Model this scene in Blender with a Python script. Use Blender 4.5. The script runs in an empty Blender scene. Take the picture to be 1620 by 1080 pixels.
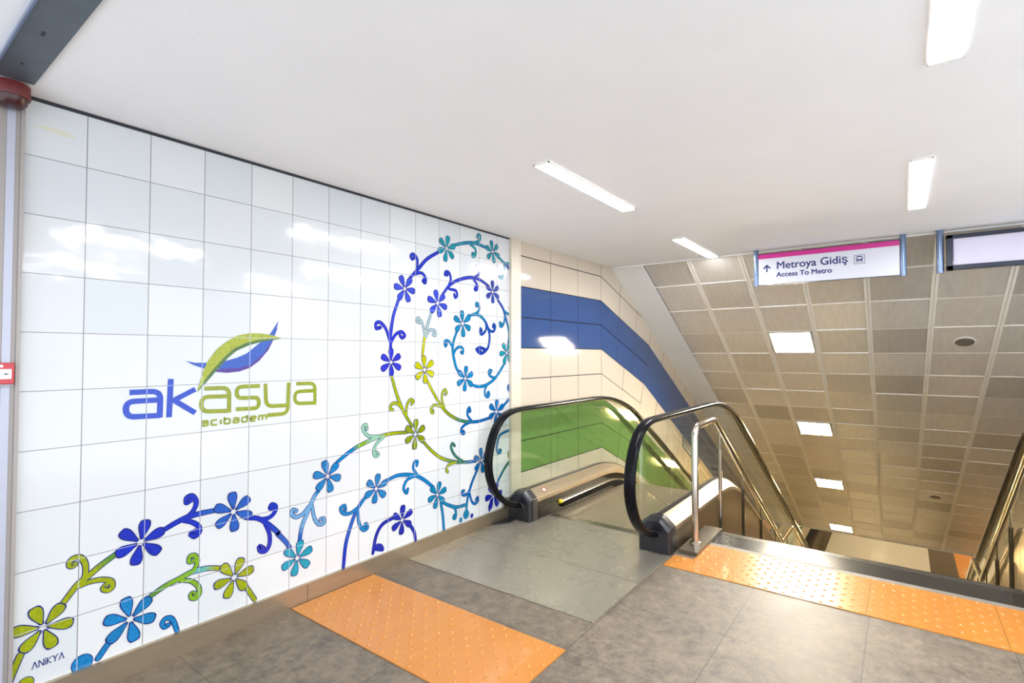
import bpy, math, random
from mathutils import Vector, Matrix
random.seed(7)
sc = bpy.context.scene
COL = sc.collection
R = math.radians

# ------------------------------------------------------------------ camera, world, exposure
YAW, PITCH, ROLL = -0.6429, 0.0254, -0.0003
fw = Vector((math.cos(PITCH)*math.cos(YAW), -math.cos(PITCH)*math.sin(YAW), math.sin(PITCH)))
rt = Vector((-math.sin(YAW), -math.cos(YAW), 0))
up = rt.cross(fw)
rt2 = rt*math.cos(ROLL)+up*math.sin(ROLL)
up2 = -rt*math.sin(ROLL)+up*math.cos(ROLL)
cam = bpy.data.objects.new('camera', bpy.data.cameras.new('camera'))
COL.objects.link(cam)
cam.data.sensor_width = 36
cam.data.lens = 823.6/1620*36
cam.data.clip_start = 0.05
M = Matrix((rt2, up2, -fw)).transposed().to_4x4()
M.translation = Vector((-0.4675, -2.9401, 1.504))
cam.matrix_world = M
sc.camera = cam
sc.view_settings.view_transform = 'Standard'
sc.view_settings.look = 'None'
sc.view_settings.gamma = 1
sc.view_settings.use_curve_mapping = False
sc.view_settings.exposure = 0.42
W = bpy.data.worlds.new('daylight'); sc.world = W; W.use_nodes = True
bg = W.node_tree.nodes['Background']
bg.inputs[0].default_value = (0.80, 0.88, 1.0, 1); bg.inputs[1].default_value = 2.3
LAMP = 80.0          # ceiling strip diffusers
PANEL_TOP = 230.0      # square louvre lights on the slope
CEIL = 2.6
LOW = -5.6           # lower hall floor

# ------------------------------------------------------------------ helpers
def lin(c):
    return tuple(((v/255)/12.92 if v/255 <= .04045 else ((v/255+.055)/1.055)**2.4) for v in c)
def tag(o, label=None, cat=None, group=None, kind=None):
    if label: o['label'] = label
    if cat: o['category'] = cat
    if group: o['group'] = group
    if kind: o['kind'] = kind
    return o
def empty(name, loc, label, cat, group=None):
    o = bpy.data.objects.new(name, None); COL.objects.link(o); o.location = loc
    o.empty_display_size = .1
    return tag(o, label, cat, group)
def worldloc(o):
    v = Vector((0, 0, 0))
    while o: v += o.location; o = o.parent
    return v
class MB:
    def __init__(s): s.v = []; s.f = []; s.m = []; s.c = []
    def quad(s, *p, m=0, c=None):
        i = len(s.v); s.v += [tuple(q) for q in p]; s.f.append(tuple(range(i, i+len(p)))); s.m.append(m)
        s.c += [c]*len(p)
    def box(s, x0, x1, y0, y1, z0, z1, m=0, c=None):
        i = len(s.v)
        x0, x1 = min(x0, x1), max(x0, x1); y0, y1 = min(y0, y1), max(y0, y1); z0, z1 = min(z0, z1), max(z0, z1)
        s.v += [(x, y, z) for x in (x0, x1) for y in (y0, y1) for z in (z0, z1)]
        for f in ((0, 1, 3, 2), (4, 6, 7, 5), (0, 4, 5, 1), (2, 3, 7, 6), (0, 2, 6, 4), (1, 5, 7, 3)):
            s.f.append(tuple(i+k for k in f)); s.m.append(m)
        s.c += [c]*8
    def loft(s, rings, m=0, closed=True, caps=True, c=None):
        i = len(s.v); n = len(rings[0])
        for r in rings: s.v += [tuple(q) for q in r]; s.c += [c]*n
        for a in range(len(rings)-1):
            for b in range(n if closed else n-1):
                b2 = (b+1) % n
                s.f.append((i+a*n+b, i+a*n+b2, i+(a+1)*n+b2, i+(a+1)*n+b)); s.m.append(m)
        if caps:
            s.f.append(tuple(i+k for k in range(n))[::-1]); s.m.append(m)
            s.f.append(tuple(i+(len(rings)-1)*n+k for k in range(n))); s.m.append(m)
    def prism(s, poly, axis, a, b, m=0):
        def P(q, t):
            return {'x': (t, q[0], q[1]), 'y': (q[0], t, q[1]), 'z': (q[0], q[1], t)}[axis]
        s.loft([[P(q, a) for q in poly], [P(q, b) for q in poly]], m)
    def tube(s, pts, r, n=14, m=0, caps=True):
        pts = [Vector(p) for p in pts]; rings = []; u = None
        for k, p in enumerate(pts):
            t = ((pts[min(k+1, len(pts)-1)]-p).normalized()+(p-pts[max(k-1, 0)]).normalized())
            t = t.normalized()
            if u is None:
                u = t.orthogonal().normalized()
            u = (u-t*u.dot(t)).normalized(); w = t.cross(u)
            rr = r[k] if isinstance(r, (list, tuple)) else r
            rings.append([p+(u*math.cos(2*math.pi*j/n)+w*math.sin(2*math.pi*j/n))*rr for j in range(n)])
        s.loft(rings, m, True, caps)
    def dome(s, cx, cy, z, r, h, n=8, m=0):
        i = len(s.v); lv = [(1, 0), (.8, .62), (.42, .93)]
        for a, b in lv:
            s.v += [(cx+r*a*math.cos(2*math.pi*j/n), cy+r*a*math.sin(2*math.pi*j/n), z+h*b) for j in range(n)]; s.c += [None]*n
        s.v.append((cx, cy, z+h)); s.c.append(None)
        for k in range(2):
            for j in range(n):
                s.f.append((i+k*n+j, i+k*n+(j+1) % n, i+(k+1)*n+(j+1) % n, i+(k+1)*n+j)); s.m.append(m)
        for j in range(n):
            s.f.append((i+2*n+j, i+2*n+(j+1) % n, i+3*n)); s.m.append(m)
    def build(s, name, mats, parent=None, smooth=False, bevel=0, fixn=True):
        if not isinstance(mats, (list, tuple)): mats = [mats]
        off = worldloc(parent) if parent else Vector((0, 0, 0))
        me = bpy.data.meshes.new(name)
        me.from_pydata([(v[0]-off.x, v[1]-off.y, v[2]-off.z) for v in s.v], [], s.f)
        for mt in mats: me.materials.append(mt)
        me.polygons.foreach_set('material_index', s.m)
        if any(c is not None for c in s.c):
            ca = me.color_attributes.new('Col', 'FLOAT_COLOR', 'POINT')
            for k, c in enumerate(s.c):
                ca.data[k].color = (*(c or (1, 1, 1)), 1)
        if fixn:
            import bmesh
            bm = bmesh.new(); bm.from_mesh(me); bmesh.ops.recalc_face_normals(bm, faces=bm.faces); bm.to_mesh(me); bm.free()
        if smooth:
            me.polygons.foreach_set('use_smooth', [True]*len(me.polygons))
            try: me.set_sharp_from_angle(angle=R(40))
            except Exception: pass
        o = bpy.data.objects.new(name, me); COL.objects.link(o)
        if parent: o.parent = parent
        if bevel:
            b = o.modifiers.new('bevel', 'BEVEL'); b.width = bevel; b.segments = 2; b.limit_method = 'ANGLE'; b.angle_limit = R(40)
        return o
def copy_tree(o, parent=None):
    c = o.copy(); COL.objects.link(c); c.parent = parent
    for ch in list(o.children): copy_tree(ch, c)
    return c
def text_mesh(mb, s, fn, height, bold=0.0, m=0, c=None, thick=0.0):
    """letters of the built-in font laid flat through fn(u, v); height = cap height"""
    cu = bpy.data.curves.new('t', 'FONT'); cu.body = s; cu.offset = bold; cu.resolution_u = 4
    o = bpy.data.objects.new('t', cu); COL.objects.link(o)
    dg = bpy.context.evaluated_depsgraph_get(); dg.update()
    me = bpy.data.meshes.new_from_object(o.evaluated_get(dg))
    k = height/0.73
    i = len(mb.v)
    mb.v += [tuple(fn(v.co.x*k, v.co.y*k)) for v in me.vertices]; mb.c += [c]*len(me.vertices)
    for p in me.polygons:
        mb.f.append(tuple(i+q for q in p.vertices)); mb.m.append(m)
    w = max(v.co.x for v in me.vertices)*k
    bpy.data.objects.remove(o); bpy.data.curves.remove(cu); bpy.data.meshes.remove(me)
    return w

# ------------------------------------------------------------------ materials
class NT:
    def __init__(s, name):
        s.mat = bpy.data.materials.new(name); s.mat.use_nodes = True
        s.t = s.mat.node_tree; s.t.nodes.clear()
        s.out = s.n('ShaderNodeOutputMaterial'); s.b = s.n('ShaderNodeBsdfPrincipled'); s.l(s.b.outputs[0], s.out.inputs[0])
    def n(s, ty, **kw):
        nd = s.t.nodes.new(ty)
        for k, v in kw.items(): setattr(nd, k, v)
        return nd
    def l(s, a, b): s.t.links.new(a, b)
    def math(s, op, a, b=None, c=None, clamp=False):
        nd = s.n('ShaderNodeMath', operation=op); nd.use_clamp = clamp
        for i, v in enumerate((a, b, c)):
            if v is None: continue
            if isinstance(v, (int, float)): nd.inputs[i].default_value = v
            else: s.l(v, nd.inputs[i])
        return nd.outputs[0]
    def mix(s, f, a, b, mode='MIX'):
        nd = s.n('ShaderNodeMix', data_type='RGBA', blend_type=mode)
        for k, v in ((0, f), (6, a), (7, b)):
            if isinstance(v, (int, float)): nd.inputs[k].default_value = v
            elif isinstance(v, tuple): nd.inputs[k].default_value = (*v[:3], 1)
            else: s.l(v, nd.inputs[k])
        return nd.outputs[2]
    def pos(s): return s.n('ShaderNodeNewGeometry').outputs['Position']
    def xyz(s, v=None):
        nd = s.n('ShaderNodeSeparateXYZ'); s.l(v or s.pos(), nd.inputs[0]); return nd.outputs
    def noise(s, scale, vec=None, detail=4, rough=.55, stretch=None):
        nd = s.n('ShaderNodeTexNoise'); nd.inputs['Scale'].default_value = scale; nd.inputs['Detail'].default_value = detail; nd.inputs['Roughness'].default_value = rough
        v = vec or s.pos()
        if stretch:
            mp = s.n('ShaderNodeMapping'); mp.inputs['Scale'].default_value = stretch; s.l(v, mp.inputs[0]); v = mp.outputs[0]
        s.l(v, nd.inputs['Vector']); return nd.outputs[0]
    def ramp(s, f, *stops):
        nd = s.n('ShaderNodeValToRGB'); e = nd.color_ramp.elements
        while len(e) < len(stops): e.new(.5)
        for k, (p, c) in enumerate(stops):
            e[k].position = p; e[k].color = (*c[:3], 1) if isinstance(c, tuple) else (c, c, c, 1)
        s.l(f, nd.inputs[0]); return nd.outputs[0]
    def bump(s, h, strength=.2, dist=.01):
        nd = s.n('ShaderNodeBump'); nd.inputs['Strength'].default_value = strength; nd.inputs['Distance'].default_value = dist
        s.l(h, nd.inputs['Height']); s.l(nd.outputs[0], s.b.inputs['Normal'])
    def set(s, **kw):
        for k, v in kw.items():
            i = s.b.inputs[k.replace('_', ' ')]
            if isinstance(v, tuple): i.default_value = (*v[:3], 1) if i.type == 'RGBA' else v
            elif isinstance(v, (int, float)): i.default_value = v
            else: s.l(v, i)
        return s
    def seam(s, coord, pitch, off, half):
        """1 on a joint line of the given pitch, else 0"""
        a = s.math('DIVIDE', s.math('SUBTRACT', coord, off), pitch)
        return s.math('LESS_THAN', s.math('PINGPONG', a, .5), half/pitch)

def simple(name, rgb, rough=.5, metal=0., coat=0., var=.06, vs=6., stretch=None, bump=0.):
    t = NT(name); base = lin(rgb)
    n = t.noise(vs, stretch=stretch)
    c = t.mix(n, tuple(v*(1-var) for v in base), tuple(min(1, v*(1+var)) for v in base))
    t.set(Base_Color=c, Roughness=rough, Metallic=metal)
    t.b.inputs['Coat Weight'].default_value = coat; t.b.inputs['Coat Roughness'].default_value = .05
    if bump: t.bump(n, bump)
    return t.mat
def emit(name, rgb, strength):
    t = NT(name); c = lin(rgb)
    t.set(Base_Color=(.8, .8, .8), Emission_Color=c, Emission_Strength=strength)
    return t.mat
TX, TZ = 0.2486, 0.25
def tile_mask(t):
    x, y, z = t.xyz()[:3]
    a = t.seam(x, TX, 0., .0017); b = t.seam(z, TZ, CEIL, .0015)
    return t.math('MAXIMUM', a, b), x, z
def tile_bump(t, x, z):
    # slight waviness of the glaze and tiles that do not lie perfectly flat
    n = t.noise(5.5, detail=2)
    t.bump(n, .16, .02)
def mk_tile():
    t = NT('white_glazed_tile'); m, x, z = tile_mask(t)
    fx = t.math('FLOOR', t.math('DIVIDE', x, TX)); fz = t.math('FLOOR', t.math('DIVIDE', t.math('SUBTRACT', z, CEIL), TZ))
    cb = t.n('ShaderNodeCombineXYZ'); t.l(fx, cb.inputs[0]); t.l(fz, cb.inputs[1])
    wn = t.n('ShaderNodeTexWhiteNoise', noise_dimensions='2D'); t.l(cb.outputs[0], wn.inputs[0])
    c = t.mix(wn.outputs[0], lin((199, 203, 204)), lin((209, 210, 209)))
    # smear of old adhesive on the first tile
    dx = t.math('DIVIDE', t.math('SUBTRACT', x, .142), .075); dz = t.math('DIVIDE', t.math('ADD', t.math('SUBTRACT', z, 2.478), t.math('MULTIPLY', t.math('SUBTRACT', x, .142), .05)), .012)
    d = t.math('ADD', t.math('MULTIPLY', dx, dx), t.math('MULTIPLY', dz, dz))
    d = t.math('ADD', d, t.math('MULTIPLY', t.noise(40), 1.2))
    st = t.math('MULTIPLY', t.math('LESS_THAN', d, 1.35), .6)
    c = t.mix(st, c, lin((205, 200, 165)))
    c = t.mix(m, c, lin((120, 118, 116)))
    t.set(Base_Color=c, Roughness=.10, Specular_IOR_Level=.5)
    tile_bump(t, x, z); return t.mat
def mk_paint():
    t = NT('painted_glaze'); m, x, z = tile_mask(t)
    at = t.n('ShaderNodeAttribute'); at.attribute_name = 'Col'
    br = t.ramp(t.noise(70, detail=5), (.35, .86), (.7, 1.22))
    c = t.mix(1., at.outputs[0], br, 'MULTIPLY')
    c = t.mix(1., c, (.6, .6, .6), 'MULTIPLY')
    c = t.mix(t.math('MULTIPLY', m, .55), c, lin((200, 205, 215)))
    t.set(Base_Color=c, Roughness=.12); tile_bump(t, x, z); return t.mat
def mk_floor():
    t = NT('grey_stone_floor'); x, y, z = t.xyz()[:3]
    n1 = t.noise(2.6, detail=9, rough=.72); n2 = t.noise(13, detail=12, rough=.85); n3 = t.noise(60, detail=3)
    c = t.ramp(n1, (.3, lin((70, 62, 54))), (.7, lin((128, 114, 95))))
    c = t.mix(.55, c, t.ramp(n2, (.40, lin((52, 45, 39))), (.62, lin((140, 126, 105)))))
    scr = t.math('GREATER_THAN', t.noise(26, detail=2, stretch=(5, 1, 1)), .74)
    c = t.mix(t.math('MULTIPLY', scr, .35), c, lin((205, 194, 178)))
    j = t.math('MAXIMUM', t.seam(y, .61, -1.545, .0025), t.seam(x, .61, 2.476, .002))
    c = t.mix(t.math('MULTIPLY', j, .75), c, lin((58, 54, 50)))
    t.set(Base_Color=c, Roughness=t.ramp(n2, (.3, .42), (.7, .62))); t.bump(n3, .2, .004); return t.mat
def mk_landing_metal(axis, pitch, name, rgb, rough):
    t = NT(name); x, y, z = t.xyz()[:3]; q = {'x': x, 'y': y}[axis]
    w = t.math('PINGPONG', t.math('DIVIDE', q, pitch), 1.)
    n = t.noise(3.2 if axis == 'x' else 6, detail=10, rough=.72, stretch=(1.5, 1, 1) if axis == 'x' else (.5, 9, .5)); b = lin(rgb)
    c = t.mix(n, tuple(v*(.72 if axis == 'x' else .55) for v in b), tuple(min(1, v*(1.08 if axis == 'x' else 1.35)) for v in b))
    t.set(Base_Color=c, Metallic=.55, Roughness=t.ramp(n, (.3, rough+.07), (.7, rough-.03)))
    t.bump(w, .25, .003); return t.mat
def mk_brushed(name, rgb, rough, stretch, metal=1., var=.15, scale=8):
    return simple(name, rgb, rough, metal, 0, var, scale, stretch)
def mk_ceiling():
    t = NT('white_plaster_ceiling')
    n = t.noise(3, detail=3); c = t.mix(n, lin((243, 243, 245)), lin((249, 249, 250)))
    sp = t.math('GREATER_THAN', t.noise(34, detail=1), .80)
    c = t.mix(t.math('MULTIPLY', sp, .25), c, lin((205, 200, 190)))
    t.set(Base_Color=c, Roughness=.75); t.bump(t.noise(40, detail=4), .1, .004); return t.mat
def mk_glass(name, tint=(247, 250, 247)):
    t = NT(name); t.t.nodes.remove(t.b)
    tr = t.n('ShaderNodeBsdfTransparent'); tr.inputs[0].default_value = (*lin(tint), 1)
    gl = t.n('ShaderNodeBsdfGlossy'); gl.inputs['Roughness'].default_value = .01; gl.inputs[0].default_value = (1, 1, 1, 1)
    lw = t.n('ShaderNodeLayerWeight'); lw.inputs[0].default_value = .5
    g = t.n('ShaderNodeNewGeometry')
    f5 = t.math('MULTIPLY_ADD', t.math('POWER', lw.outputs['Facing'], 5.), .92, .07)
    fr = t.math('MULTIPLY', f5, t.math('SUBTRACT', 1., g.outputs['Backfacing']))
    mx = t.n('ShaderNodeMixShader'); t.l(fr, mx.inputs[0]); t.l(tr.outputs[0], mx.inputs[1]); t.l(gl.outputs[0], mx.inputs[2])
    t.l(mx.outputs[0], t.out.inputs[0]); return t.mat
def mk_attr(name, rough, metal, var=.1, vs=5, stretch=None):
    t = NT(name); at = t.n('ShaderNodeAttribute'); at.attribute_name = 'Col'
    c = t.mix(1., at.outputs[0], t.ramp(t.noise(vs, stretch=stretch, detail=6), (.3, 1-var), (.7, 1+var)), 'MULTIPLY')
    t.set(Base_Color=c, Roughness=rough, Metallic=metal); return t.mat

TILE = mk_tile(); PAINT = mk_paint(); FLOOR = mk_floor(); CEILM = mk_ceiling(); GLASS = mk_glass('balustrade_glass')
BASEB = mk_brushed('beige_steel', (178, 162, 138), .32, (.6, 1, 12), .85)
CREAMT = simple('cream_trim', (214, 203, 184), .4, .2)
RAILW = simple('cream_rail_metal', (158, 150, 144), .42, .2, var=.03)
SIRENR = simple('deep_red_plastic', (98, 17, 17), .45)
STRIPE = simple('pale_rail_stripe', (176, 178, 190), .35, .2, var=.02)
BRISTLE = simple('black_bristle', (14, 13, 13), .8)
BRISTLE.node_tree.nodes['Principled BSDF'].inputs['Specular IOR Level'].default_value = .1
JOINT = simple('black_joint', (10, 10, 12), .9)
DARKGAP = simple('dark_gap', (38, 40, 48), .7)
GALV = simple('galvanised_steel', (92, 101, 110), .42, .55, 0, .25, 9)
REDP = simple('red_plastic', (190, 40, 48), .35, 0, .3)
REDD = simple('dark_red_lens', (58, 8, 10), .3)
WHITEP = simple('white_plastic', (232, 230, 238), .4)
BLACKP = simple('black_print', (24, 24, 28), .5)
CREAM = simple('cream_panel', (206, 193, 174), .08, 0, 0., .03, 2)
BLUEP = simple('blue_panel', (50, 78, 128), .06, 0, 0., .05, 2)
GREENP = simple('green_panel', (112, 146, 80), .08, 0, 0., .08, 2)
PLAST = simple('grey_white_plaster', (236, 236, 234), .6, 0, 0, .05, 3)
ORANGE = simple('orange_tactile_tile', (186, 118, 42), .3, 0, .25, .08, 9)
GRANITE = simple('black_granite', (34, 32, 31), .22, 0, 0, .25, 14)
GRANITE.node_tree.nodes['Principled BSDF'].inputs['Specular IOR Level'].default_value = .95
GREYC = simple('grey_cement_strip', (120, 112, 102), .6)
RUBBER = simple('black_handrail_rubber', (16, 16, 19), .2, 0, .0, .2, 10)
RUBBER.node_tree.nodes['Principled BSDF'].inputs['Specular IOR Level'].default_value = .12
CAPPL = simple('black_moulded_plastic', (26, 27, 33), .3, 0, .25, .3, 20)
DECKM = mk_brushed('champagne_steel_deck', (166, 148, 122), .48, (.5, 10, 1), .7, .12)
SKIRTM = simple('dark_steel_skirt', (40, 34, 28), .12, 0, 0, .4, 8, (.5, 1, 10))
SKIRTM.node_tree.nodes['Principled BSDF'].inputs['Specular IOR Level'].default_value = .2
CLADM = mk_brushed('bronze_steel_cladding', (136, 118, 94), .3, (6, 1, .6), .9, .18)
STEEL = mk_brushed('polished_stainless', (205, 196, 182), .17, (4, 4, 4), 1., .05)
STEELD = mk_brushed('dull_stainless', (128, 120, 108), .3, (3, 8, 1), .9, .25)
LANDM = mk_landing_metal('x', .0045, 'ribbed_landing_metal', (172, 163, 146), .24)
STEPM = mk_landing_metal('y', .009, 'grooved_step_metal', (150, 137, 113), .4)
PANELM = mk_attr('ceiling_panel_metal', .36, .2, .06, 5, (1, 5, 1))
TBAR = simple('ceiling_grid_bar', (240, 234, 224), .45)
YELLOW = simple('yellow_plastic', (226, 196, 40), .4)
LAMPM = emit('lamp_diffuser', (247, 249, 255), LAMP)
LAMPA = emit('slope_lamp_white', (255, 246, 226), PANEL_TOP)
LAMPB = emit('slope_lamp_warm', (255, 220, 150), PANEL_TOP)
LAMPC = emit('lower_lamp_warm', (255, 230, 182), 42.0)
FRAMEW = simple('white_lamp_frame', (235, 228, 215), .4)
SIGNW = simple('sign_white', (206, 206, 214), .35, 0, .2, .02)
MAGENTA = simple('sign_magenta', (196, 26, 130), .4, 0, .2, .03)
NAVY = simple('sign_navy', (32, 44, 104), .4, 0, 0, .02)
POLEM = simple('blue_grey_post', (112, 130, 160), .25, .6, .2, .05)
SCRF = simple('dark_screen_frame', (26, 33, 52), .25, 0, .4)
SCRP = simple('pale_screen_panel', (206, 200, 216), .3, 0, .2, .05, 5)
LOWFLOOR = simple('pale_polished_granite', (186, 182, 176), .12, 0, .3, .07, 8)
LOWDARK = simple('dark_polished_granite', (70, 60, 52), .15, 0, .2, .2, 20)
SPKM = simple('grey_speaker_mesh', (120, 112, 104), .5, .3)

FLOWERS = [(0.1325, 0.3479, 0.1002, 49.3, 'lime'),
(0.4822, 0.6058, 0.1054, 78.2, 'royal'),
(0.9152, 0.6471, 0.1056, 94.5, 'azure'),
(0.9241, 0.2896, 0.1052, 67.4, 'lime'),
(0.4448, 0.2566, 0.1078, 40.9, 'cyan'),
(1.2944, 0.2789, 0.1011, 77.8, 'turq'),
(1.497, 0.7305, 0.1025, 103.8, 'cyan'),
(1.8815, 0.5741, 0.1003, 79.9, 'cyan'),
(2.2417, 0.9068, 0.1076, 85.9, 'olive'),
(2.1174, 0.299, 0.1031, 86.0, 'navy'),
(2.4769, 0.4063, 0.1008, 74.6, 'teal'),
(3.0153, 0.5884, 0.1073, 99.6, 'blue2'),
(3.1797, 0.2485, 0.1182, 62.0, 'navy'),
(3.218, 0.991, 0.1114, 84.4, 'blue2'),
(2.8018, 1.3046, 0.1044, 84.4, 'cyan2'),
(2.3354, 1.3888, 0.1064, 95.5, 'yellow'),
(2.0072, 1.4505, 0.098, 91.8, 'violet'),
(3.3727, 1.5225, 0.1045, 125.5, 'teal2'),
(2.7665, 1.7646, 0.1099, 95.6, 'teal'),
(2.4728, 1.912, 0.108, 104.0, 'violet2'),
(2.1319, 1.992, 0.1023, 113.9, 'violet2'),
(2.5729, 2.3641, 0.1043, 80.3, 'teal2'),
(3.1642, 2.4318, 0.1001, 102.8, 'teal2'),
(3.1646, 2.0677, 0.0984, 92.2, 'navy2')]
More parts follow.
